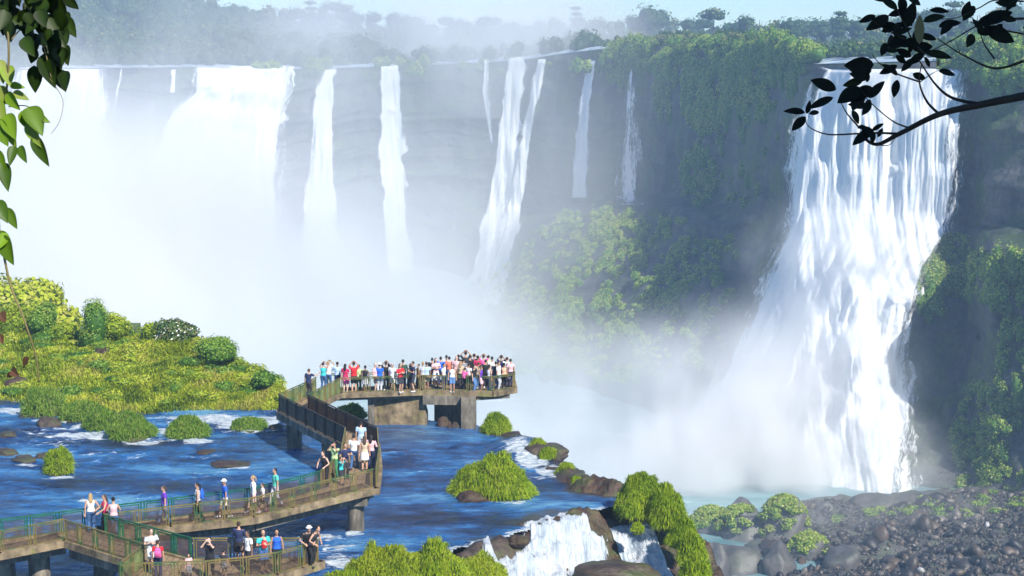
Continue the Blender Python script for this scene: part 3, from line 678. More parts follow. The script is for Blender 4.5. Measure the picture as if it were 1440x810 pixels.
mound('edge_grass', 796, 668, 24, 14, 'third small tuft low on the rim above the upper rapid', nb=1200, mat='hang', L_=.35, seed=22, group=SG, rockpart=False)
mound('edge_grass', 812, 681, 14, 9, 'smallest tuft at the low end of the rim', nb=600, mat='hang', L_=.3, seed=23, group=SG, rockpart=False)
mound('edge_grass', 493, 590, 34, 20, 'shrub seen through the gap under the viewing platform', nb=2000, mat='hang', L_=.5, seed=24, group=SG, rockpart=False)
# =================================================================== grassy island at the left
IU = np.array([-400, -120, 0, 60, 95, 115, 150, 190, 240, 290, 340, 380, 400, 412])
IT = np.array([455, 450, 452, 455, 470, 474, 470, 478, 474, 488, 514, 536, 550, 574])   # crest as seen
IB = np.array([556, 562, 566, 572, 580, 584, 584, 584, 582, 580, 580, 579, 578, 577])
IYc = np.array([128, 126, 124, 122, 120, 119, 118, 117, 115, 113, 110, 107, 104.5, 102.7])
ui = np.arange(-400, 412.1, 2.); nr = 70
tu = np.interp(ui, IU, IT); bu = np.interp(ui, IU, IB); yc = np.interp(ui, IU, IYc)
b0 = atZ(ui, bu, -.1); c0 = atY(ui, tu, yc)
q = np.linspace(0, 1, nr)[:, None]
YY = b0[None, :, 1]*(1-q)+yc[None]*q
zz = b0[None, :, 2]*(1-q)+c0[None, :, 2]*q + .35*np.sin(q*math.pi)
XX = b0[None, :, 0]*(1-q)+c0[None, :, 0]*q
lump = (fbm(XX/2.4, YY/2.4, 0, 81, 4)-.5)*1.5*np.sin(np.clip(q*1.15, 0, 1)*math.pi*.75)+(fbm(XX/.8, YY/.8, 0, 83, 3)-.5)*.4*np.clip(q*3, 0, 1)
zz = zz+lump
bk = np.stack([XX[-1], YY[-1]+5, zz[-1]-3], -1); bk2 = np.stack([XX[-1], YY[-1]+14, zz[-1]-30], -1)
IP = np.stack([XX, YY, zz], -1); full = np.concatenate([IP, bk[None], bk2[None]])
fr = np.stack([b0[:, 0], b0[:, 1]-.3, b0[:, 2]-1], -1); full = np.concatenate([fr[None], full])
S('island_ground', mesh('island_ground', full.reshape(-1, 3), gridF(len(full), len(ui)), [G['soil']], smooth=True))
def on_island(n, r0, lo=0.0, hi=1.0, ulo=-120, uhi=408):
    a = r0.uniform(lo, hi, n)**.8*(nr-1.01); b = (r0.uniform(ulo, uhi, n)+400)/2
    i = a.astype(int); j = np.clip(b.astype(int), 0, len(ui)-2); fa = (a-i)[:, None]; fb = (b-j)[:, None]
    Pn = IP[i, j]*(1-fa)*(1-fb)+IP[i+1, j]*fa*(1-fb)+IP[i, j+1]*(1-fa)*fb+IP[i+1, j+1]*fa*fb
    d1 = IP[i+1, j]-IP[i, j]; d2 = IP[i, j+1]-IP[i, j]; N = np.cross(d2, d1); N /= np.linalg.norm(N, axis=1, keepdims=True)
    return Pn, N
r0 = np.random.default_rng(3)
C, N = on_island(90000, r0)
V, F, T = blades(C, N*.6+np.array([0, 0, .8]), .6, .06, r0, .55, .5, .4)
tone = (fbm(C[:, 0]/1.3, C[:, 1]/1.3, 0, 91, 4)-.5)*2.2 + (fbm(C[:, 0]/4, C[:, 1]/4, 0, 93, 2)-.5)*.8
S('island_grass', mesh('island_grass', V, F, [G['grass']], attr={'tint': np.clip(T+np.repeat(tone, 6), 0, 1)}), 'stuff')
for nm_, mt_, n_, sd_, bs_ in (('island_undergrowth', 'grass2', 90, 5, .3), ('island_tussocks', 'grass', 90, 6, .55)):
    rr_ = np.random.default_rng(sd_); Pn, Nn = on_island(n_, rr_, .04, 1.); c = Cloud()
    for p_ in Pn:
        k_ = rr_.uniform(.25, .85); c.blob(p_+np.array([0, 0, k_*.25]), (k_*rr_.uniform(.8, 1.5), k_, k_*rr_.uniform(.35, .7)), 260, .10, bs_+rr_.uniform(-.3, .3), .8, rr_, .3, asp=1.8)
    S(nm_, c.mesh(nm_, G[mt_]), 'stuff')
# bushes on the island: thing > stem, crown
def bush(name, u, v, Y, w_, h, label, cat='bush', group=None, seed=0, mat='jungle', nl=900, ls=.16, base=.6, lobes=7, droop=0, stem=True):
    p = atY(u, v, Y); s_ = 2400/(Y*CT+(ZC-p[2])*ST); W = w_/s_; H = h/s_; r0 = np.random.default_rng(seed+500)
    e = empty(name, p, label, cat, group); c = Cloud()
    for i in range(lobes):
        a = r0.uniform(0, 6.28); rr = r0.uniform(0, .5)*W*.6
        k = r0.uniform(.38, .62)
        zc = r0.uniform(.3, 1-k*.55)*H
        c.blob((math.cos(a)*rr, math.sin(a)*rr, zc), (W*k*.72, W*k*.72, H*k*.66), nl//lobes, ls, base+r0.uniform(-.15, .15), .8, r0, droop)
    link('crown', c.mesh('crown', G[mat]), e)
    if stem:
        m = MB(); 
        for i in range(4):
            a = r0.uniform(0, 6.28); m.tube([(0, 0, -.4), (math.cos(a)*W*.1, math.sin(a)*W*.1, H*.3), (math.cos(a)*W*.25, math.sin(a)*W*.25, H*.62)], [.06*W, .035*W, .015*W], 6)
        link('stem', m.mesh('stem', [G['bark']]), e)
    return e, p, W, H, r0
t = NT('bark'); o_ = t.obc(); nb_ = t.noise(t.mapv(o_, (1, 1, .25)), 14, 6, .65)
G['bark'] = t.done(t.pbsdf(t.ramp(nb_, [(.3, (.05, .035, .022)), (.7, (.17, .13, .09))]), .85, t.bump(nb_, .8, .02)))
BG = 'bushes on the grassy island'
bush('bush', 132, 502, 115.4, 46, 80, 'tall narrow vine covered bush standing like a column on the island', group=BG, seed=1, mat='grass2', nl=3600, ls=.12, base=.5)
bush('bush', 162, 492, 116, 48, 58, 'rounded bush just right of the column shaped one', group=BG, seed=2, mat='grass', nl=2200, ls=.16, base=.5)
rock(143, 512, 44, 22, 'bare red brown rock face under the column shaped bush', z=1.0, i=2, brown=True)
bush('bush', 22, 492, 120, 60, 72, 'large pale bush at the left end of the island', group=BG, seed=3, mat='grass', nl=5200, ls=.13, base=.2)
bush('bush', 62, 486, 119, 44, 62, 'darker bush right of the large pale one at the left end', group=BG, seed=4, mat='grass2', nl=3600, ls=.13, base=.5)
bush('bush', 96, 494, 118, 40, 40, 'low bush between the left bushes and the column shaped one', group=BG, seed=5, mat='grass', nl=1800, ls=.17, base=.4)
bush('bush', 216, 482, 115, 40, 28, 'olive bush left of the white flowering one', group=BG, seed=6, mat='grass', nl=1700, ls=.16, base=.3)
e, p, W, H, r0 = bush('flowering_bush', 250, 488, 113.5, 62, 42, 'glossy bush with white flowers near the top of the island', 'flowering bush', None, 7, 'jungle', 2600, .2, .85)
fv = []; C_ = r0.normal(0, 1, (70, 3)); C_[:, 2] = abs(C_[:, 2]); C_ /= np.linalg.norm(C_, axis=1, keepdims=True); C_ = C_*np.array([W*.5, W*.5, H*.5])+np.array([0, 0, H*.4])
V, F = quads(C_, C_, .12, r=r0); link('flowers', mesh('flowers', V, F, [plain('white_petals', (.8, .8, .76), .6, .05)]), e)
m = MB(); m.tube([(-1.6, -.4, .3), (-1.2, -.5, .9), (-.6, -.5, 1.0), (0, -.3, .8)], [.05, .04, .03, .015], 6); link('bare_branch', m.mesh('bare_branch', [plain('bleached_wood', (.5, .46, .38), .8)]), e)
bush('bush', 308, 508, 109, 62, 34, 'dark olive dome at the right shoulder of the island', group=BG, seed=8, mat='grass2', nl=3400, ls=.12, base=.45)
bush('bush', 372, 545, 105, 30, 22, 'small olive bush near the right tip of the island', group=BG, seed=9, mat='grass2', nl=1100, ls=.15, base=.2)
bush('bush', 185, 500, 113, 36, 24, 'bright low bush below the rounded one', group=BG, seed=10, mat='grass', nl=1300, ls=.15, base=.75)
# hazy hillock behind the left end of the island
c = Cloud(); r0 = np.random.default_rng(77)
for (u_0, v_0, ru, rv) in ((10, 440, 70, 46), (45, 428, 40, 34), (-60, 430, 90, 50), (75, 452, 34, 26), (30, 470, 80, 40), (-150, 430, 90, 60)):
    pc = atY(u_0, v_0+4, 165); s_ = 2400/170; c.blob(pc, (ru/s_, ru/s_, rv/s_), 1500, .5, .7, .9, r0)
ob = link('far_hillock', c.mesh('far_hillock', G['grass'])); tag(ob, 'pale yellow green hillock fading into the spray behind the left bushes', 'hillock')
m = MB(); pc = atY(0, 445, 165); m.box((pc[0]-2, 168, pc[2]-16), (28, 10, 28)); S('hillock_ground', m.mesh('hillock_ground', [G['soil']]))
# =================================================================== jungle on the plateau
def crown_tree(seed, H=18, W=11, nl=420, ls=1.0, lobes=6, trunk=True, mat='jungle', base=.5, style='round'):
    """returns (crown mesh, trunk mesh) of a tree standing at the origin"""
    r0 = np.random.default_rng(seed); c = Cloud()
    for i in range(lobes):
        a = r0.uniform(0, 6.28); rr = r0.uniform(.1, .55)*W*.5; k = r0.uniform(.22, .38)
        if style == 'flat': zc = H*r0.uniform(.8, .92); rad = (W*k*1.1, W*k*1.1, H*.09); rr *= 1.6
        elif style == 'tiers': zc = H*(.35+.6*i/(lobes-1)); f = 1-.35*abs(i/(lobes-1)-.4); rad = (W*.42*f, W*.42*f, H*.05); rr *= .25
        else: zc = H*r0.uniform(.45, .84); rad = (W*k, W*k, W*k*.8)
        c.blob((math.cos(a)*rr, math.sin(a)*rr, zc), rad, nl//lobes, ls, base+r0.uniform(-.3, .3), .78, r0)
    cm = c.mesh('crown', G[mat])
    m = MB(); m.tube([(0, 0, -2), (.2, 0, H*.3), (-.2, .2, H*.6), (0, 0, H*.85)], [.5, .38, .25, .1], 6)
    for i in range(4):
        a = r0.uniform(0, 6.28); z0 = H*r0.uniform(.35, .6); m.tube([(0, 0, z0), (math.cos(a)*W*.2, math.sin(a)*W*.2, z0+H*.12), (math.cos(a)*W*.34, math.sin(a)*W*.34, z0+H*.25)], [.2, .13, .05], 5)
    return cm, m.mesh('trunk', [G['bark']])
TR = [crown_tree(i, H=r_, W=w_, style=s_, base=b_) for i, (r_, w_, s_, b_) in enumerate([(17, 12, 'round', .5), (20, 13, 'round', .35), (15, 10, 'round', .65), (21, 11, 'flat', .5), (18, 9, 'round', .2), (23, 8, 'tiers', .3)])]
r0 = np.random.default_rng(5)
def far_tree(u, dist_behind, sc_, i, label, group, lean=0.0, vtop=None):
    z, Y, j = plateau_z(u, dist_behind); x = atY(u, 60, Y)[0]
    if vtop is not None: # height from the seen top
        H = z_at(Y, vtop)-z; sc_ = max(.4, H/[17, 20, 15, 21, 18, 23][i])
    e = bpy.data.objects.new('jungle_tree', None); COL.objects.link(e); e.location = (x, Y, z-.5); e.scale = (sc_*1.1, sc_*1.1, sc_); e.rotation_euler = (0, lean, r0.uniform(0, 6.28) if not lean else 0)
    tag(e, label, 'tree', group); link('crown', TR[i][0], e); link('trunk', TR[i][1], e)
    return e
SK = 'trees along the far skyline'
for u in np.arange(-20, 1500, 21):
    uu = u+r0.uniform(-8, 8)
    vt = np.interp(uu, [0, 200, 300, 420, 520, 650, 760, 900, 1000, 1120, 1230, 1330, 1450], [-20, -12, 2, 6, 15, 20, 24, 22, 20, 22, 20, 8, 4])+r0.uniform(-4, 4)
    far_tree(uu, 330+r0.uniform(-40, 60), 1, int(r0.choice([0, 1, 2, 4, 1])), 'rounded blue green jungle tree in the row along the far skyline', SK, vtop=vt)
far_tree(915, 300, 1, 0, 'lone leaning tree with a small ball crown above the skyline, right of centre', None, lean=.16, vtop=2)
far_tree(1004, 300, 1, 3, 'single flat topped tree above the skyline left of the dark branch', None, vtop=10)
far_tree(468, 300, 1, 3, 'flat crowned tree above the left skyline, tallest of a close pair', None, vtop=0)
far_tree(437, 300, 1, 5, 'slimmer tiered tree left of the flat crowned one on the left skyline', None, vtop=0)
far_tree(1338, 250, 1, 5, 'tall tiered tree behind the great fall seen through the dark branch', None, vtop=-12)
far_tree(1180, 300, 1, 5, 'thin tiered tree rising just left of the dark branch tips', None, vtop=14)
far_tree(810, 320, 1, 5, 'slender tree standing out of the spray on the skyline at centre', None, vtop=8)
# the mass of jungle between the rim and the skyline
c = Cloud(); r0 = np.random.default_rng(6)
def scatter(n, u0, u1, d0, d1, s0, s1, ls, nl=110, base=.4):
    for i in range(n):
        u = r0.uniform(u0, u1); d = d0+(d1-d0)*r0.uniform(0, 1)**1.2; z, Y, j = plateau_z(u, d); x = atY(u, 60, Y)[0]
        s_ = r0.uniform(s0, s1)*(.45+.55*sstep(60, 220, d) if u > 840 else 1.); b = base+r0.uniform(-.3, .3)
        c.blob((x, Y, z+s_*.8), (s_, s_, s_*r0.uniform(.8, 1.3)), nl, ls, b, .84, r0)
        if r0.random() < .6: c.blob((x+r0.normal(0, s_*.6), Y, z+s_*1.4), (s_*.6, s_*.6, s_*.6), nl//2, ls, b+.1, .84, r0)
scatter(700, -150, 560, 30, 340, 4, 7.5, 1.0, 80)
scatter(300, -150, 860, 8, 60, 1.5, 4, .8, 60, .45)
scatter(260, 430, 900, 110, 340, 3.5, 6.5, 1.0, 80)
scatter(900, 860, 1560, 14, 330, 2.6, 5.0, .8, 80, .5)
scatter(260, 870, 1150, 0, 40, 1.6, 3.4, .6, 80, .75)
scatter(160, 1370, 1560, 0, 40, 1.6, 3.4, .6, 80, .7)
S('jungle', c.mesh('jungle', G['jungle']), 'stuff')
# =================================================================== boulder bank at the bottom right
us3 = np.arange(930, 1700, 4.); vs3 = np.arange(686, 900, 3.)
def bankz(x, Y):
    f = fbm(x/14, Y/10, 0, 101, 4)
    return POOLZ-1.6+f*3.2 + sstep(45, 100, x)*3.5*sstep(330, 285, Y)+sstep(300, 270, Y)*2*f
Xb, Yb = np.meshgrid(np.arange(22, 160, .8), np.arange(215, 322, .8)); Zb = bankz(Xb, Yb)
edge_ = sstep(0, 10, Xb-(30+(Yb-270)*.42))
Zb = np.where(edge_ < 1, POOLZ-1.5+(Zb-POOLZ+1.5)*edge_, Zb)
far_e = np.interp(Xb[0], [28, 45, 56, 70, 85, 100, 130], [302, 305, 309, 311, 314, 316, 318])
Zb = np.where(Yb > far_e[None], np.minimum(Zb, POOLZ-1.2), Zb)
Zb += (fbm(Xb/1.5, Yb/1.5, 0, 103, 3)-.5)*1.1
S('boulder_bank', mesh('boulder_bank', np.stack([Xb, Yb, Zb], -1).reshape(-1, 3), gridF(*Xb.shape), [G['rock_grey']], smooth=False))
def bz(x, Y):
    j = int(np.clip((x-22)/.8, 0, Xb.shape[1]-1)); i = int(np.clip((Y-215)/.8, 0, Xb.shape[0]-1)); return Zb[i, j]
# small rubble, one mass
lo_v, lo_f = ico(1); Vs, Fs = [], []; n = 0; r0 = np.random.default_rng(9)
for i in range(9000):
    u = r0.uniform(1090, 1470); v = r0.uniform(700, 830); p = atZ(u, v, POOLZ+1.5)
    z = bz(p[0], p[1])
    if z < POOLZ-.6: continue
    s_ = r0.uniform(.1, .42)*(r0.uniform(1.6, 4.0) if r0.random() < .06 else 1); R = r0.normal(0, 1, (3, 3)); Q, _ = np.linalg.qr(R)
    V = (lo_v*(1+r0.uniform(-.4, .3, (len(lo_v), 1)))*np.array([1, .8, .6])*s_)@Q+np.array([p[0], p[1], z+s_*.2])
    Vs.append(V); Fs.append(lo_f+n); n += len(V)
hv, hf = ico(2)
for i in range(300):
    u = r0.uniform(1080, 1470); v = r0.uniform(700, 830); p = atZ(u, v, POOLZ+1.5); z = bz(p[0], p[1])
    if z < POOLZ-.6: continue
    k = np.ones(len(hv))
    for j in range(9):
        nn = r0.normal(0, 1, 3); nn /= np.linalg.norm(nn); dd = hv@nn; k = np.minimum(k, np.where(dd > 1e-3, r0.uniform(.5, .9)/np.maximum(dd, 1e-3), 9))
    s_ = r0.uniform(.4, 1.0)*(2.2 if r0.random() < .12 else 1); R_ = r0.normal(0, 1, (3, 3)); Q, _ = np.linalg.qr(R_)
    Vs.append((hv*k[:, None]*np.array([1.2, .9, .6])*s_)@Q+np.array([p[0], p[1], z+s_*.15])); Fs.append(hf+n); n += len(hv)
t = NT('mixed_rubble'); g_ = t.geo(); c_ = t.ramp(g_.outputs['Random Per Island'], [(0, (.008, .008, .01)), (.6, (.03, .026, .024)), (.85, (.09, .065, .045)), (.995, (.16, .14, .12)), (.997, (.6, .6, .6))])
G['rubble'] = t.done(t.pbsdf(c_, .5, t.bump(t.noise(t.obc(), 4, 5), .5, .1)))
S('rubble', mesh('rubble', np.concatenate(Vs), np.concatenate(Fs), [G['rubble']], smooth=False), 'stuff')
RGm = [rock_mesh('boulder', 40+i, G['rock_grey'], .25) for i in range(4)]
def boulder(u, v, w_, h, label, i=0, moss=None, z=POOLZ+.5, group='boulders on the bank below the falls'):
    p = atZ(u, v, z); s_ = 2400/(p[1]*CT+(ZC-z)*ST); W = w_/s_/2
    if moss is None:
        o = link('boulder', RGm[i % 4]); root = o; o.scale = (W*1.1, W*.9, h/s_*1.0); o.location = (p[0], p[1]+W*.5, z-.3)
    else:
        root = empty('mossy_boulder', (p[0], p[1]+W*.5, z-.3), None, None)
        o = link('stone', RGm[i % 4], root); o.scale = (W*1.1, W*.9, h/s_*1.0)
        cc = Cloud(); r1 = np.random.default_rng(i+60)
        nb = int(60*W*W/12)+26
        for k in range(nb):
            a = r1.uniform(0, 6.28); el = r1.uniform(.05, 1)**.7*1.5
            d = np.array([math.cos(a)*math.cos(el), math.sin(a)*math.cos(el), math.sin(el)])
            if d[1] > .5 or (moss < 1 and vn(d[0]*2, d[1]*2, d[2]*2, i) > moss): continue
            cc.blob(d*np.array([W, W*.82, h/s_*.92]), (.9, .7, .7), 60, .42, .7+r1.uniform(-.2, .2), .8, r1, .3)
        link('moss', cc.mesh('moss', G['moss']), root)
    return tag(root, label, 'boulder', group)
boulder(1003, 745, 60, 30, 'hazy green tinged boulder at the left end of the bank', 1, .7)
boulder(1042, 728, 60, 28, 'pointed grey boulder behind the left mossy ones', 0)
boulder(1045, 755, 70, 42, 'steep boulder with pale green face left of the tallest mossy one', 2, .5)
boulder(1104, 762, 72, 66, 'tallest mossy boulder, its top covered in yellow green moss', 3, 1.0)
boulder(1140, 782, 56, 30, 'low mossy slab leaning on the tallest mossy boulder', 1, 1.0)
boulder(1156, 722, 36, 26, 'sharp pyramid shaped dark boulder against the pool', 2)
boulder(1230, 718, 74, 22, 'long flat topped dark slab on the water edge', 3)
boulder(1280, 716, 60, 20, 'dark slab touching the right end of the long flat one', 0)
boulder(1306, 708, 34, 18, 'reddish pointed boulder at the foot of the dark wall', 1)
boulder(1030, 800, 90, 44, 'big pale square block at the bottom left of the bank', 2)
boulder(1095, 806, 60, 46, 'brown square block under the tallest mossy boulder', 0)
boulder(1000, 822, 60, 60, 'pale block cut by the bottom beside the grass cushions', 3)
boulder(1190, 800, 60, 32, 'grey brown block right of the low mossy slab', 1)
boulder(1180, 760, 40, 18, 'flat dark rock at the centre of the bank', 2)
boulder(1330, 770, 50, 22, 'dark broken block in the middle right of the rubble', 3)
boulder(1400, 752, 60, 26, 'brown broken block under the green foot of the wall', 0)
boulder(1430, 790, 60, 30, 'large block at the right edge of the rubble', 1)
boulder(1265, 795, 44, 20, 'low grey block at the bottom centre of the rubble', 2)

# =================================================================== greenery on the cliff
c = Cloud(); r0 = np.random.default_rng(8)
def cl_pt(u, v):
    Y = cliffY(u, v); Y = Y+disp(u, v, Y); return atY(u, v, Y)
def veg(cu, cv, ru, rv, n, s0, s1, base=.5, hang=1.6, keep=None, thr=.42, ls=.42):
    for i in range(n):
        a = r0.uniform(0, 6.28); rr = math.sqrt(r0.uniform(0, 1)); u = cu+ru*rr*math.cos(a); v = cv+rv*rr*math.sin(a)
        if vn(u/18., v/22., 0, 5)*.6+vn(u/7., v/9., 0, 6)*.4 < thr: continue
        p = cl_pt(np.array([u]), np.array([v]))[0]; s_ = r0.uniform(s0, s1)
        c.blob(p+np.array([0, -.3*s_, 0]), (s_, s_*.8, s_*hang*r0.uniform(.6, 1.2)), 70 if s_ < 2 else 120, ls, base+r0.uniform(-.3, .3), .8, r0, .35)
# bluff between the falls
veg(1000, 75, 150, 20, 320, 1.2, 2.8, .6, 1., thr=.3)
veg(995, 130, 36, 58, 420, .7, 1.8, .85, 2.0, thr=.3)  # lit patch painted by a brighter leaf tint
veg(985, 250, 26, 45, 90, .9, 2.0, .6, 1.8, thr=.35)
veg(900, 90, 50, 34, 140, 1.0, 2.4, .65, 2.2, thr=.4)
veg(940, 120, 20, 50, 60, .8, 1.8, .7, 2.6, thr=.45)
veg(1080, 95, 60, 45, 110, .9, 2.0, .55, 2.4, thr=.45)
veg(1040, 200, 60, 90, 60, .7, 1.5, .35, 2.2, thr=.5)
# talus
veg(850, 380, 120, 90, 900, .5, 1.5, .55, 1.3, thr=.45)
veg(960, 380, 80, 80, 340, .5, 1.3, .45, 1.4, thr=.5)
veg(740, 450, 90, 80, 500, .7, 1.8, .5, 1., thr=.4)
veg(870, 480, 130, 60, 500, .6, 1.6, .5, 1.1, thr=.42)
veg(1020, 470, 50, 80, 90, .6, 1.6, .4, 1.8, thr=.5)
veg(640, 500, 80, 50, 200, .8, 2.0, .45, 1., thr=.35)
# right wall
veg(1365, 390, 70, 28, 160, .7, 1.6, .7, 1.7, thr=.4, ls=.4)
veg(1430, 400, 60, 40, 120, .7, 1.6, .6, 1.8, thr=.4, ls=.4)
veg(1380, 620, 40, 80, 260, .5, 1.4, .65, 1.6, thr=.38, ls=.35)
veg(1428, 520, 26, 80, 120, .5, 1.3, .7, 1.8, thr=.42, ls=.35)
veg(1400, 690, 70, 30, 160, .5, 1.2, .55, 1.1, thr=.38, ls=.35)
veg(1060, 130, 30, 40, 120, .6, 1.4, .8, 2.2, thr=.45)
veg(905, 330, 70, 30, 200, .5, 1.2, .8, 1.4, thr=.4)
veg(840, 330, 40, 30, 120, .5, 1.2, .75, 1.4, thr=.4)
veg(1310, 400, 24, 50, 90, .5, 1.1, .4, 1.9, thr=.4, ls=.35)
veg(1330, 345, 40, 14, 50, .7, 1.4, .45, 1., thr=.35, ls=.4)
veg(1400, 90, 80, 34, 160, 1., 2.2, .5, 1.5, thr=.4)
# dark far rim
veg(600, 95, 260, 8, 160, 1.2, 2.6, .4, 1.2, thr=.5, ls=.8)
for i in range(150):
    u = r0.uniform(1150, 1450); v = r0.uniform(703, 735); p = atZ(u, v, POOLZ+1.5)
    if vn(u/25., v/9., 0, 9) < .5+(.2 if u < 1300 else 0): continue
    z = bz(p[0], p[1]) if 'bz' in globals() else POOLZ+1
    c.blob((p[0], p[1], z+.4), (1.1, .9, .5), 80, .35, .5+r0.uniform(-.3, .3), .8, r0, .3)
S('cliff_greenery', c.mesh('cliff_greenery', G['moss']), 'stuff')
# =================================================================== the walkway
DZ = 2.05
def gp(u, v, z=DZ): return Vector(atZ(u, v, z))
t = NT('weathered_concrete'); o_ = t.obc(); n1 = t.noise(o_, 1.6, 7, .65); n2 = t.noise(o_, 12, 5, .6); n3 = t.noise(t.mapv(o_, (1.5, 1.5, .3)), 1.4, 5, .6)
c_ = t.ramp(t.math('ADD', t.math('MULTIPLY', n1, .6), t.math('MULTIPLY', n3, .4)), [(.34, (.035, .025, .016)), (.48, (.17, .125, .07)), (.62, (.36, .27, .16))])
c_ = t.mix(t.mr(t.noise(o_, 2.3, 5), .56, .66, 0, .6), c_, (.20, .20, .04))
G['conc'] = t.done(t.pbsdf(c_, .85, t.bump(n2, .5, .03)))
t = NT('stained_pier_concrete'); o_ = t.obc(); n1 = t.noise(t.mapv(o_, (1.2, 1.2, .35)), 2, 7, .65)
G['pier'] = t.done(t.pbsdf(t.ramp(n1, [(.3, (.04, .035, .03)), (.5, (.15, .13, .10)), (.68, (.33, .28, .2))]), .85, t.bump(t.noise(o_, 14, 5), .5, .03)))
t = NT('deck_planks'); o_ = t.obc(); wv = t.n('TexWave', wave_type='BANDS'); wv.inputs['Scale'].default_value = 1.2; wv.inputs['Distortion'].default_value = 1.; t.l(o_, wv.inputs['Vector'])
c_ = t.ramp(t.noise(o_, 3, 6), [(.3, (.2, .13, .07)), (.7, (.36, .26, .15))])
G['deck'] = t.done(t.pbsdf(t.mix(t.mr(wv.outputs['Fac'], 0, .15, .6, 0), c_, (.08, .05, .03)), .8))
t = NT('green_yellow_painted_steel'); o_ = t.obc(); n1 = t.noise(o_, 1.5, 5, .6)
G['rail'] = t.done(t.pbsdf(t.ramp(n1, [(.36, (.03, .10, .03)), (.46, (.12, .12, .03)), (.6, (.20, .14, .04))]), .6))
G['railgreen'] = plain('green_painted_steel', (.012, .10, .04), .5, .4, 2)
G['railshade'] = plain('shaded_brown_steel', (.05, .035, .025), .6, .3, 2)  # railing colour darkened to hold the shade on one leg
G['mesh'] = plain('rusty_brown_wire', (.10, .065, .04), .7, .35, 3)
G['panelg'] = plain('green_brown_sheet', (.16, .20, .07), .7, .5, 1.5)
walk = empty('walkway', gp(300, 730), 'long zigzag concrete walkway on piers with green and rusty railings over the river', 'walkway')
org = walk.location.copy()
def wobj(name, mb, mats, parent=walk):
    o = mb.obj(name, mats, parent)
    if parent is walk: o.location = -org
    return o
def slab(poly, name='deck', th=.2, mat='deck', z=DZ):
    pts = [gp(u, v, DZ) for u, v in poly]; n = len(pts); m = MB()
    V = [(p.x, p.y, z) for p in pts]+[(p.x, p.y, z-th) for p in pts]
    F = [tuple(range(n)), tuple(range(2*n-1, n-1, -1))]+[(i, i+n, (i+1) % n+n, (i+1) % n) for i in range(n)]
    m.add(V, F); o = wobj(name, m, [G[mat]])
    bm = bmesh.new(); bm.from_mesh(o.data); bmesh.ops.recalc_face_normals(bm, faces=bm.faces); bm.to_mesh(o.data); bm.free(); return o
N_main = [(-150, 806), (0, 780), (91, 762)]; 
slab([(-150, 806), (0, 780), (91, 762), (147, 754), (240, 743), (357, 730), (411, 716), (470, 702), (528, 687), (481, 664), (451, 690), (425, 698), (350, 716), (240, 731), (122, 746), (0, 762), (-150, 784)])
slab([(481, 664), (528, 687), (532, 660), (530, 626), (486, 627)])
slab([(486, 627), (530, 626), (433, 578), (392, 578)])
slab([(392, 578), (433, 578), (479, 554), (445, 553)])
slab([(445, 553), (479, 554), (593, 550), (660, 551), (692, 552), (724, 547), (722, 537), (700, 533), (640, 534), (600, 540), (515, 547), (460, 548)])
slab([(91, 762), (147, 754), (271, 789), (204, 798)])
slab([(204, 798), (271, 789), (327, 789), (425, 789), (453, 792), (425, 801), (390, 811), (345, 818), (288, 824), (168, 828)])
def kerb(pts, name='kerb', out=.14, h=.3, top=.1, mat='conc'):
    m = MB()
    P_ = [gp(u, v) for u, v in pts]
    for a, b in zip(P_[:-1], P_[1:]):
        d = (b-a).normalized(); m.bar(a-d*.04+Vector((0, 0, top-h/2)), b+d*.04+Vector((0, 0, top-h/2)), out*2, h)
    return wobj(name, m, [G[mat]])
def girder(pts, w_=.3, h=.45, inset=0):
    m = MB(); P_ = [gp(u, v) for u, v in pts]
    for a, b in zip(P_[:-1], P_[1:]): m.bar(a+Vector((0, 0, -.203-h/2)), b+Vector((0, 0, -.203-h/2)), w_, h)
    wobj('girder', m, [G['pier']])
RH = .95
def railing(pts, mat='mesh', step=1.25, solid=False, gap=.12, hgt=RH, posts=True, wires=True, name='railing', rm='rail'):
    """frame (posts, top and bottom rails) with one wire panel between each pair of posts"""
    P_ = [gp(u, v) for u, v in pts]; fr = MB(); pans = []
    for a, b in zip(P_[:-1], P_[1:]):
        L_ = (b-a).length; n = max(1, round(L_/step)); d = (b-a)/L_
        fr.bar(a+Vector((0, 0, hgt)), b+Vector((0, 0, hgt)), .06, .05)
        for i in range(n):
            p = a+d*(L_*i/n); q_ = a+d*(L_*(i+1)/n)
            for k_, z in ((p, 0), (q_, 0)):
                s_ = .07 if k_ is p else -.07
                c_ = k_+d*s_; fr.bar(c_+Vector((0, 0, -.15)), c_+Vector((0, 0, hgt-.02)), .05, .05)
            p2 = p+d*.16; q2 = q_-d*.16
            for z in (gap, hgt-.09): fr.bar(p2+Vector((0, 0, z)), q2+Vector((0, 0, z)), .035, .035)
            for e_ in (p2, q2): fr.bar(e_+Vector((0, 0, gap)), e_+Vector((0, 0, hgt-.09)), .035, .035)
            pm = MB(); Lp = (q2-p2).length
            if solid: pm.bar(p2+Vector((0, 0, (gap+hgt-.09)/2)), q2+Vector((0, 0, (gap+hgt-.09)/2)), .02, hgt-.12-gap)
            elif wires:
                nw = max(2, int(Lp/.042))
                for w_ in range(1, nw): c_ = p2+(q2-p2)*(w_/nw); pm.bar(c_+Vector((0, 0, gap)), c_+Vector((0, 0, hgt-.09)), .014, .014)
                for z in (.35, .62): pm.bar(p2+Vector((0, 0, z)), q2+Vector((0, 0, z)), .012, .012)
            pans.append(pm)
    o = wobj(name, fr, [G[rm]])
    for pm in pans:
        if pm.v: pm.obj('panel', [G[mat]], o)
    return o
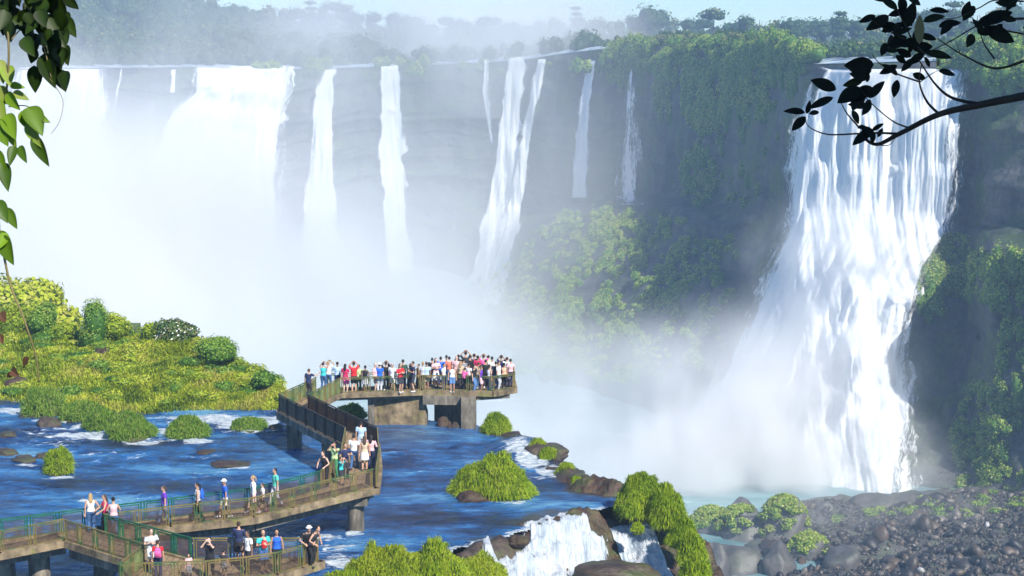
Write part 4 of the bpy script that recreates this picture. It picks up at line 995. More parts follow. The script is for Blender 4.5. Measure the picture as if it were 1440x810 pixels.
# main stretch
railing([(-150, 805), (0, 779), (91, 761)]); kerb([(-150, 806), (0, 780), (91, 762)])
railing([(147, 754), (240, 742.5), (357, 729.5), (411, 716), (470, 701.5), (525, 687.5)]); kerb([(150, 754), (240, 743), (357, 730), (411, 716.5), (470, 702), (529, 688)])
railing([(-150, 783), (0, 762), (122, 746), (240, 731), (350, 716), (425, 698), (451, 690.5)], rm='railgreen'); kerb([(-150, 784), (0, 762), (122, 746), (240, 731), (350, 716), (425, 698), (451, 690)])
# turn, climbing away
railing([(529, 688), (533, 660), (531, 627)], step=.8); kerb([(530, 690), (534, 660), (531, 626)])
railing([(451, 690.5), (479, 666), (486, 627)], step=.9)
# leg back to the left, closed panels, frames painted shade-dark
railing([(486, 627), (392, 578)], mat='mesh', solid=True, rm='railshade', gap=.06); kerb([(486, 627), (392, 578)], h=.42, top=-.02, mat='pier')
railing([(531, 627), (433, 578)], mat='mesh', solid=True, rm='railshade', gap=.06); kerb([(531, 627), (433, 578)], h=.42, top=-.02, mat='pier')
# up to the platform
railing([(392, 578), (431, 560), (445, 553)], mat='panelg', solid=True, step=.9); kerb([(392, 578), (431, 560), (445, 553)])
railing([(433, 578), (479, 554)], mat='panelg', solid=True, step=.8); kerb([(433, 578), (479, 554)])
# viewing platform
railing([(479, 554), (593, 550), (660, 551), (692, 552), (724, 547)], step=1.5, wires=False); kerb([(479, 554), (593, 550), (660, 551), (692, 552), (724, 547)], h=.32, out=.2)
railing([(724, 547), (722, 537), (700, 533), (640, 534), (600, 540), (515, 547), (460, 548)], step=1.5, wires=False); kerb([(724, 547), (722, 537), (700, 533), (640, 534), (600, 540), (515, 547), (460, 548)])
# spur and lower platform
railing([(91, 762), (204, 798)], step=1.1); kerb([(91, 762), (204, 798)])
railing([(147, 755), (271, 789)], step=1.1, rm='railgreen'); kerb([(147, 755), (271, 789)])
railing([(271, 789), (327, 789), (425, 789), (449, 791)], step=1.6); kerb([(271, 789), (327, 789), (425, 789), (453, 792)])
railing([(168, 827), (204, 798)], step=1.4, solid=True, mat='panelg'); kerb([(168, 828), (204, 798)])
railing([(168, 827), (288, 823), (345, 817), (390, 810), (425, 800), (449, 791)]); kerb([(168, 828), (288, 824), (345, 818), (390, 811), (425, 801), (453, 792)])
# girders
girder([(-150, 797), (0, 772), (91, 756)]); girder([(150, 750), (240, 738), (357, 725), (411, 711), (470, 696), (522, 680)])
girder([(100, 762), (200, 792), (260, 795)]); girder([(508, 680), (510, 640)]); girder([(500, 626), (412, 580)], .9, .3)
girder([(470, 552), (593, 548)], .4, .25); girder([(595, 550.5), (668, 551.5)], .35, .55); girder([(670, 551), (716, 548)], .3, .28); girder([(220, 810), (300, 806), (420, 797)])
# piers
def pier(u, v, w_, d=.8, z0=-1.0, round_=False, top=None, lab=None, rz=0):
    """pier whose water line is at u, v; width in seen pixels"""
    p = atZ(u, v, 0); s_ = 2400/(p[1]*CT+ZC*ST); W = w_/s_; m = MB()
    if round_: m.tube([(p[0], p[1]+W/2, z0), (p[0], p[1]+W/2, 1.45)], W/2, 20); m.box((p[0], p[1]+W/2, 1.52), (W*1.5, W*1.5, .35))
    else: m.box((p[0], p[1]+d/2, (z0+1.83)/2), (W, d, 1.83-z0), Matrix.Rotation(rz, 4, 'Z'))
    o = wobj('pier', m, [G['pier']]); 
    if lab: o['label'] = lab
    return o
pier(500, 750, 23, round_=True, lab='round sunlit pier under the turn'); pier(413, 631, 19); pier(462, 652, 19)
pier(145, 812, 26, lab='dark square pier under the spur'); pier(52, 822, 30, round_=True, lab='rust stained round pier at lower left'); pier(6, 830, 18)
pier(354, 764, 22); pier(522, 598, 9, 1.2); pier(659, 603, 21, 1.1, lab='dark front pillar of the viewing platform')
# concrete wall block under the platform and the dark shaded wall beside it
def wallblock(u0, u1, vb, ztop, name, d=1.5, chamfer=.0, dy=0):
    a = gp(u0, vb, 0); b = gp(u1, vb, 0); m = MB()
    x0, x1 = a.x, b.x; y = a.y+dy
    V = [(x0, y, -.6), (x1+chamfer, y, -.6), (x1+chamfer, y, .5), (x1, y, ztop), (x0, y, ztop)]
    V = V+[(x, y+d, z) for x, _, z in V]; n = 5
    F = [tuple(range(n))[::-1], tuple(range(n, 2*n))]+[(i, (i+1) % n, (i+1) % n+n, i+n) for i in range(n)]
    m.add(V, F); return wobj(name, m, [G['conc' if name == 'abutment_wall' else 'pier']])
wallblock(527, 592, 597, 1.84, 'abutment_wall', chamfer=.35)
wallblock(609, 652, 596, 1.3, 'back_wall', .3, dy=1.6)
# far viewing walkway on the plateau rim with its crowd
fw = empty('far_walkway', atY(545, 74, 690), 'distant low footbridge along the rim above the falls, half lost in spray', 'footbridge'); fo = fw.location
m = MB(); za = fo.z
def fx(u): return float(atY(u, 74, 690)[0])
m.box(((fx(438)+fx(650))/2, 690, za-.3), (fx(650)-fx(438), 3, .5)); m.box((fx(458), 688, za-.6), (fx(478)-fx(438), 6, .6)); m.box((fx(566), 688, za-.6), (fx(584)-fx(548), 6, .6))
o = m.obj('deck', [G['conc']], fw); o.location = -fo
m = MB()
for u in np.arange(440, 650, 5.): m.bar((fx(u), 689, za-4), (fx(u), 689, za-.5), .4, .4)
o = m.obj('posts', [G['pier']], fw); o.location = -fo
m = MB()
for z in (.5, 1.0): m.bar((fx(438), 688.6, za+z), (fx(650), 688.6, za+z), .08, .08)
o = m.obj('railing', [plain('pale_rail', (.7, .72, .72))], fw); o.location = -fo
FM = [plain('far_cloth', c, .8, .05) for c in ((.8, .8, .8), (.75, .72, .65), (.1, .12, .2), (.5, .08, .08), (.1, .25, .5))]
fp = []
for k in range(5):
    m = MB(); m.tube([(-.1, 0, 0), (-.1, 0, .8), (-.02, 0, .95), (0, 0, 1.4), (0, 0, 1.5)], [.07, .1, .2, .2, .06], 6, 0); m.tube([(.1, 0, 0), (.1, 0, .8), (.05, 0, .95)], [.07, .1, .16], 6, 0)
    m.tube([(0, 0, 1.5), (0, 0, 1.56), (0, 0, 1.66), (0, 0, 1.74)], [.05, .09, .1, .04], 6); m.tube([(.2, 0, 1.38), (.27, -.05, 1.1), (.24, -.15, .9)], [.06, .05, .04], 5); m.tube([(-.2, 0, 1.38), (-.27, -.05, 1.1), (-.24, -.15, .9)], [.06, .05, .04], 5)
    fp.append(m.mesh('person', [FM[k]], True))
r0 = np.random.default_rng(12)
for i in range(64):
    u = r0.uniform(440, 480) if i % 2 else r0.uniform(485, 648); y = 689.4+r0.uniform(0, 1)
    o = link('person', fp[int(r0.choice([0, 0, 0, 1, 1, 2, 3, 4]))]); o.location = (fx(u), y, za-.05); o.rotation_euler = (0, 0, r0.uniform(0, 6.28)); o.scale = (1.15, 1.15, 1.1)
    tag(o, 'tiny person among the crowd on the distant footbridge in the spray', 'person', 'crowd on the distant footbridge')
# =================================================================== people
_ring_n = 12
class Hull:
    def __init__(s): s.m = MB()
    def limb(s, pts, rad, n=12):
        """closed tube with elliptical sections; rad items are r or (rx, ry) with x across the body"""
        pts = [Vector(p) for p in pts]; N = len(pts); b = len(s.m.v)
        for i, p in enumerate(pts):
            d = (pts[min(i+1, N-1)]-pts[max(i-1, 0)]).normalized()
            xr = Vector((1, 0, 0)); 
            if abs(d.x) > .8: xr = Vector((0, 0, 1))
            a = (xr-d*xr.dot(d)).normalized(); c = d.cross(a)
            r = rad[i] if isinstance(rad[i], tuple) else (rad[i], rad[i])
            for k in range(n):
                t_ = 2*math.pi*k/n; s.m.v.append(tuple(p+a*math.cos(t_)*r[0]+c*math.sin(t_)*r[1]))
        for i in range(N-1):
            for k in range(n): s.m.f.append((b+i*n+k, b+i*n+(k+1) % n, b+(i+1)*n+(k+1) % n, b+(i+1)*n+k)); s.m.m.append(0)
        s.m.f.append(tuple(b+k for k in range(n))[::-1]); s.m.f.append(tuple(b+(N-1)*n+k for k in range(n))); s.m.m += [0, 0]
    def ball(s, c, r, sub=2):
        v, f = ico(sub); r = np.array(r if hasattr(r, '__len__') else (r, r, r)); s.m.add(v*r+np.array(c), f.tolist())
    def remesh(s, name, vox=.014, smooth=2):
        me = s.m.mesh(name+'_raw'); o = bpy.data.objects.new('tmp', me); COL.objects.link(o)
        r = o.modifiers.new('r', 'REMESH'); r.mode = 'VOXEL'; r.voxel_size = vox; r.use_smooth_shade = True
        q = o.modifiers.new('s', 'SMOOTH'); q.factor = .5; q.iterations = smooth
        dg = bpy.context.evaluated_depsgraph_get(); ev = o.evaluated_get(dg)
        out = bpy.data.meshes.new_from_object(ev); out.name = name
        bpy.data.objects.remove(o); bpy.data.meshes.remove(me)
        out.polygons.foreach_set('use_smooth', np.ones(len(out.polygons), bool)); out.materials.clear(); out.materials.append(None)
        return out
def ik(sh, hand, l1, l2, hint):
    sh = Vector(sh); hand = Vector(hand); d = hand-sh; L_ = min(d.length, (l1+l2)*.995); dn = d.normalized(); hand = sh+dn*L_
    a = (l1*l1-l2*l2+L_*L_)/(2*L_); h = math.sqrt(max(l1*l1-a*a, 0)); hv = Vector(hint); hv = (hv-dn*hv.dot(dn)).normalized()
    return sh+dn*a+hv*h, hand
def figure(arms='down', legs='stand', fem=False, bottoms='trousers', sleeve='short', hair='short', lean=0., seed=0):
    """one standing person 1.72 m tall facing -Y; returns dict part -> mesh"""
    sw = .165 if fem else .185; hw = .095 if fem else .09
    A = lambda x, y, z: Vector((x, y-lean*max(0, z-.95), z))
    hipz = .9; F = {}
    if legs == 'walk': ft = [(-.09, -.26, .07), (.09, .24, .10)]
    elif legs == 'wide': ft = [(-.16, -.02, .07), (.15, .03, .07)]
    else: ft = [(-.09, -.03, .07), (.10, .03, .07)]
    legj = []
    for sgn, f in zip((-1, 1), ft):
        k, an = ik((sgn*hw, 0, hipz), f, .43, .42, (0, -1, 0)); legj.append((Vector((sgn*hw, 0, hipz)), k, an))
    H = {'down': ((-.25, -.04, .80), (.25, -.02, .80)), 'camera': ((-.07, -.24, 1.60), (.08, -.24, 1.60)), 'rail': ((-.20, -.34, 1.02), (.20, -.34, 1.02)),
         'one': ((-.25, -.02, .82), (.12, -.32, 1.25)), 'hip': ((-.2, -.14, 1.0), (.25, 0, .8)), 'up': ((-.09, -.22, 1.66), (.09, -.22, 1.66)), 'chest': ((-.08, -.22, 1.22), (.09, -.22, 1.18)),
         'point': ((-.5, -.3, 1.45), (.25, 0, .8)), 'hold': ((-.3, -.22, 1.0), (.08, -.3, 1.45)), 'swing': ((-.26, .2, .88), (.26, -.2, .88))}[arms]
    armj = []
    for sgn, h in zip((-1, 1), H):
        sh = A(sgn*sw, .0, 1.40); h2 = A(*h) if arms not in ('down', 'swing', 'rail') else Vector(h)
        el, hd = ik(sh, h2, .29, .26, (sgn*(.5 if arms in ('camera', 'up') else .8), .1 if arms in ('camera', 'up') else .45, -.7)); armj.append((sh, el, hd))
    nz = A(0, .0, 1.46); hc = A(0, -.02, 1.60)
    b = Hull()
    b.limb([A(0, 0, .86), A(0, 0, .95), A(0, 0, 1.08), A(0, 0, 1.25), A(0, 0, 1.37), A(0, .005, 1.44)], [(.13, .10), (.155, .11), (.115 if fem else .135, .09), (.14 if fem else .16, .11), (sw, .09), (.07, .06)])
    b.limb([A(0, .01, 1.40), A(0, -.005, 1.50), hc], [.055, .05, .055])
    b.ball(hc+Vector((0, .005, .02)), (.073, .092, .108)); b.ball(hc+Vector((0, -.03, -.045)), (.052, .055, .06))
    b.ball(hc+Vector((0, -.092, -.005)), (.013, .02, .024), 1)
    for sgn in (-1, 1): b.ball(hc+Vector((sgn*.074, .01, .0)), (.014, .022, .032), 1)
    for (hp, k, an), f in zip(legj, ft):
        b.limb([hp+Vector((0, 0, .03)), hp*.55+k*.45, k, k*.55+an*.45, an, an+Vector((0, 0, -.03))], [.088, .074, .054, .055, .038, .036])
        b.limb([an+Vector((0, .04, -.035)), an+Vector((0, -.06, -.045)), an+Vector((0, -.16, -.055))], [.035, (.042, .03), (.038, .016)])
    for (sh, el, hd), sgn in zip(armj, (-1, 1)):
        b.limb([sh+Vector((-sgn*.03, 0, 0)), sh*.5+el*.5, el, el*.5+hd*.5, hd], [.052, .043, .036, .034, .025])
        d = (hd-el).normalized(); side = d.cross(Vector((sgn*.3, -1, .2))).normalized(); nrm = d.cross(side)
        b.limb([hd-d*.01, hd+d*.045, hd+d*.085], [.026, .034, .03])
        for q_, (o_, L_) in enumerate(((-.030, .062), (-.010, .075), (.010, .07), (.030, .055))):
            p0 = hd+d*.075+side*o_; p1 = p0+d*L_*.55+nrm*.006; p2 = p1+d*L_*.4+nrm*.02; b.limb([p0, p1, p2], [.0115, .011, .009], 6)
        b.limb([hd+d*.02-side*.025, hd+d*.05-side*.052, hd+d*.078-side*.058+nrm*.012], [.013, .012, .01], 6)
    F['body'] = b.remesh('body', .0125, 2)
    s_ = Hull()
    s_.limb([A(0, 0, .93 if bottoms != 'dress' else .6), A(0, 0, .98), A(0, 0, 1.09), A(0, 0, 1.25), A(0, 0, 1.37), A(0, .005, 1.425)], [(.172, .13), (.172, .128), (.137 if fem else .155, .108), (.16 if fem else .178, .132), (sw+.018, .108), (.085, .075)])
    if fem:
        for sgn in (-1, 1): s_.ball(A(sgn*.065, -.085, 1.27), (.06, .05, .055))
    for (sh, el, hd), sgn in zip(armj, (-1, 1)):
        e = sh+(el-sh)*(.12 if sleeve == 'none' else .62)
        if sleeve != 'none': s_.limb([sh+Vector((-sgn*.05, 0, 0)), sh, e], [.07, .073, .064])
        if sleeve == 'long': s_.limb([sh, el, el*.1+hd*.9], [.064, .05, .04])
    F['shirt'] = s_.remesh('shirt', .016, 2)
    t_ = Hull()
    if bottoms in ('skirt', 'dress'):
        t_.limb([A(0, 0, 1.02), Vector((0, 0, .92)), Vector((0, 0, .75)), Vector((0, 0, .56))], [(.14, .11), (.175, .14), (.2, .17), (.22, .19)], 16)
    else:
        t_.limb([A(0, 0, 1.02), Vector((0, 0, .93)), Vector((0, 0, .84))], [(.15, .118), (.168, .13), (.15, .115)])
        for hp, k, an in legj:
            if bottoms == 'shorts': t_.limb([hp+Vector((0, 0, .02)), hp*.5+k*.5, hp*.12+k*.88], [.104, .098, .092])
            else: t_.limb([hp+Vector((0, 0, .02)), hp*.5+k*.5, k, k*.5+an*.5, an+Vector((0, .0, .02))], [.104, .09, .07, .068, .062])
    F[{'trousers': 'trousers', 'shorts': 'shorts', 'skirt': 'skirt', 'dress': 'skirt'}[bottoms]] = t_.remesh('clothing', .016, 2)
    h_ = Hull()
    h_.ball(hc+Vector((0, .022, .038)), (.083, .092, .102))
    if hair == 'long':
        h_.limb([hc+Vector((0, .05, .04)), hc+Vector((0, .085, -.08)), A(0, .10, 1.40), A(0, .10, 1.28)], [(.085, .06), (.09, .05), (.085, .035), (.05, .02)])
    if hair == 'tail': h_.limb([hc+Vector((0, .08, .06)), hc+Vector((0, .15, -.02)), hc+Vector((0, .14, -.16))], [.04, .03, .018])
    if hair == 'bun': h_.ball(hc+Vector((0, .09, .12)), .045)
    F['hair'] = h_.remesh('hair', .014, 1)
    g = MB()
    for (hp, k, an) in legj:
        q2 = Hull(); 
    q2 = Hull()
    for (hp, k, an) in legj: q2.limb([an+Vector((0, .06, -.02)), an+Vector((0, -.05, -.032)), an+Vector((0, -.18, -.045))], [.046, (.05, .042), (.045, .026)])
    F['shoes'] = q2.remesh('shoes', .016, 1)
    ey = MB(); v, f = ico(1)
    for sgn in (-1, 1): ey.add(v*np.array([.013, .008, .009])+np.array(hc+Vector((sgn*.03, -.083, .018))), f.tolist())
    F['eyes'] = ey.mesh('eyes', [None]); 
    mo = MB(); mo.add(v*np.array([.022, .008, .007])+np.array(hc+Vector((0, -.083, -.05))), f.tolist()); F['mouth'] = mo.mesh('mouth', [None])
    ht = Hull(); ht.limb([hc+Vector((0, 0, .05)), hc+Vector((0, 0, .10)), hc+Vector((0, 0, .15))], [.1, .097, .06], 16); ht.limb([hc+Vector((0, -.01, .055)), hc+Vector((0, -.01, .07))], [.15, .13], 18)
    F['hat'] = ht
    F['hands'] = [j[2] for j in armj]; F['hc'] = hc
    return F
_fig = {}
def fig(*a):
    if a not in _fig:
        F = figure(*a); 
        _fig[a] = F
    return _fig[a]
_mat = {}
def cmat(c, kind='cloth'):
    k = (c, kind)
    if k not in _mat:
        _mat[k] = plain({'cloth': 'cloth', 'skin': 'skin', 'hair': 'hair'}[kind], c, .8 if kind == 'cloth' else .55, .12, 9, .1)
    return _mat[k]
CLR = dict(white=(.78, .78, .77), offwhite=(.66, .63, .56), black=(.015, .015, .018), navy=(.02, .03, .09), dark=(.035, .035, .045), grey=(.25, .25, .27), lgrey=(.48, .49, .52), red=(.6, .02, .03), crimson=(.5, .02, .10), pink=(.75, .12, .35), lpink=(.72, .45, .47), coral=(.72, .2, .13),
           orange=(.85, .25, .03), yellow=(.72, .66, .2), lime=(.5, .62, .3), green=(.05, .22, .1), dgreen=(.03, .08, .05), teal=(.05, .5, .5), mint=(.1, .55, .42), blue=(.02, .12, .6), lblue=(.4, .55, .75), purple=(.14, .04, .42), violet=(.4, .1, .5), jeans=(.05, .12, .28), denim=(.1, .2, .4), khaki=(.42, .33, .2), beige=(.6, .46, .32), brown=(.14, .08, .05), peach=(.75, .45, .3))
SKN = [(.52, .30, .20), (.42, .24, .15), (.26, .14, .09), (.6, .38, .28)]
HAIR = dict(black=(.012, .010, .009), brown=(.06, .035, .02), blond=(.38, .25, .11), grey=(.4, .38, .36), bald=None)
people = []
def person(u, v, label, top='white', bot='jeans', bottoms='trousers', arms='down', legs='stand', fem=False, sleeve='short', hair='short', hc='black', rz=0., h=1.72, skin=0, hat=None, lean=0., group=None, shoes='dark', z=DZ, nudge=0):
    F = fig(arms, legs, fem, bottoms, sleeve, hair, lean)
    p = gp(u, v); e = empty('person', (p.x, p.y+nudge, z+.0), label, 'person', group, rz); k = h/1.72; e.scale = (k*1.02, k*1.02, k)
    def part(n, me, c):
        o = link(n, me, e); o.material_slots[0].link = 'OBJECT'; o.material_slots[0].material = c; return o
    part('body', F['body'], cmat(SKN[skin], 'skin')); part('shirt', F['shirt'], cmat(CLR[top]))
    bn = 'skirt' if bottoms in ('skirt', 'dress') else bottoms
    part(bn, F[bn], cmat(CLR[bot])); part('shoes', F['shoes'], cmat(CLR[shoes]))
    if HAIR[hc] is not None: part('hair', F['hair'], cmat(HAIR[hc], 'hair'))
    part('eyes', F['eyes'], cmat((.02, .015, .01), 'skin')); part('mouth', F['mouth'], cmat((.35, .1, .08), 'skin'))
    if hat:
        if isinstance(F['hat'], Hull): F['hat'] = F['hat'].remesh('hat', .014, 1)
        part('hat', F['hat'], cmat(CLR[hat]))
    people.append(e); return e
R = math.radians
BACK = math.pi
# ---- main stretch, left to right
person(129, 749, 'person with fair hair in white top and blue jeans, leftmost of the three chatting', 'white', 'jeans', arms='hip', fem=True, hair='long', hc='blond', rz=R(200), sleeve='none')
person(149, 751, 'person with brown hair in crimson top, middle of the three chatting by the spur', 'crimson', 'dark', arms='rail', fem=True, hair='long', hc='brown', rz=R(-60), sleeve='none')
person(161, 755, 'person in pale striped top and light jeans, rightmost of the three by the spur', 'lpink', 'jeans', arms='chest', fem=True, hair='bun', hc='black', rz=R(190), sleeve='none')
person(232, 738, 'person alone in purple T-shirt and light jeans walking left along the railing', 'purple', 'denim', arms='down', legs='walk', fem=True, hair='tail', hc='brown', rz=R(-70))
person(279, 733, 'person in pale top and black trousers wearing a blue backpack', 'lgrey', 'black', arms='down', legs='walk', fem=True, hair='tail', rz=R(-80), sleeve='none')
person(317, 728, 'person in bright blue shirt, white hat and white shorts', 'blue', 'offwhite', 'shorts', 'down', 'walk', rz=R(-70), hat='white', hc='grey', shoes='white', skin=1)
person(357, 722, 'person with fair hair in white long shirt walking beside a child', 'white', 'lpink', 'shorts', 'down', 'walk', True, 'long', 'tail', 'blond', rz=R(-80), skin=3, shoes='white')
person(370, 719, 'child in white shirt with a dark vest beside the adult in white', 'white', 'dark', 'shorts', 'down', 'walk', True, 'short', 'tail', 'brown', rz=R(-80), h=1.28, skin=3, shoes='pink')
person(388, 713, 'tall dark haired person in mint green T-shirt and grey trousers', 'mint', 'lgrey', arms='down', legs='walk', rz=R(-60), h=1.78)
# ---- at the turn
person(458, 684, 'person in black sleeveless top leaning on the near railing below the turn', 'black', 'black', arms='rail', fem=True, sleeve='none', hair='bun', hc='brown', rz=R(-30), lean=.25, skin=3)
person(471, 672, 'person in pale yellow shirt taking a picture at the inner corner', 'lime', 'green', arms='camera', rz=R(-15), hc='brown', skin=1)
person(486, 673, 'person in navy polo shirt holding a pale bag at the turn', 'navy', 'dark', arms='one', rz=R(20), skin=0)
person(480, 682, 'child in teal T-shirt holding a camera in front of the one in navy', 'teal', 'dark', 'shorts', 'camera', fem=True, hair='short', rz=R(60), h=1.35)
person(498, 660, 'person seen from behind in white T-shirt and jeans walking away', 'white', 'jeans', arms='down', legs='walk', rz=R(170), shoes='dark')
person(513, 662, 'person with long brown hair in beige top and white short skirt seen from behind', 'beige', 'white', 'skirt', 'down', 'stand', True, 'none', 'long', 'brown', rz=R(185))
person(522, 660, 'person in dusty pink wrap and navy trousers at the outer railing of the turn', 'lpink', 'navy', 'trousers', 'chest', 'stand', True, 'long', 'long', 'black', rz=R(170))
person(508, 640, 'person in pale blue shirt farthest up the climbing leg of the walkway', 'lblue', 'lgrey', arms='down', legs='walk', rz=R(180))
# ---- lower platform
person(214, 803, 'person in grey shirt and white shorts facing a child with a pink backpack', 'lgrey', 'white', 'shorts', 'chest', 'stand', sleeve='short', hc='brown', rz=R(25), shoes='white', skin=3)
person(223, 812, 'person with dark hair in red top wearing a pink backpack', 'red', 'navy', 'trousers', 'down', 'stand', True, 'short', 'bun', 'brown', rz=R(190), h=1.5)
person(266, 814, 'small child in pale pink top by the near railing of the lower platform', 'lpink', 'grey', 'trousers', 'down', 'stand', True, 'short', 'tail', 'brown', rz=R(20), h=1.0)
person(296, 816, 'person in black clothes aiming a camera on the lower platform', 'black', 'black', 'trousers', 'camera', 'wide', rz=R(-10), skin=3)
person(315, 812, 'dark haired child in dark clothes next to the one with the camera', 'dark', 'grey', 'shorts', 'down', rz=R(160), h=1.12)
person(337, 794, 'person in long dark top on the far side of the lower platform', 'navy', 'black', 'skirt', 'chest', 'stand', True, 'long', 'bun', 'brown', rz=R(170), h=1.76)
person(350, 806, 'person in white T-shirt wearing a black backpack on the lower platform', 'white', 'dark', 'trousers', 'hip', 'stand', rz=R(-50), skin=2)
person(371, 805, 'bald person in turquoise T-shirt with a baby in a red carrier', 'teal', 'jeans', 'shorts', 'chest', 'stand', hc='bald', rz=R(25), skin=0, shoes='navy')
person(390, 804, 'person in royal blue tank top and black trousers next to the baby carrier', 'blue', 'black', 'trousers', 'down', 'stand', True, 'none', 'tail', 'black', rz=R(15), skin=1)
person(431, 796, 'person in black with white cap leaning over the tip of the lower platform', 'black', 'black', 'trousers', 'rail', 'stand', rz=R(30), lean=.45, hat='white')
person(438, 797, 'bare armed person resting on the railing at the tip of the lower platform', 'dark', 'black', 'trousers', 'rail', 'stand', fem=True, sleeve='none', rz=R(60), lean=.5)
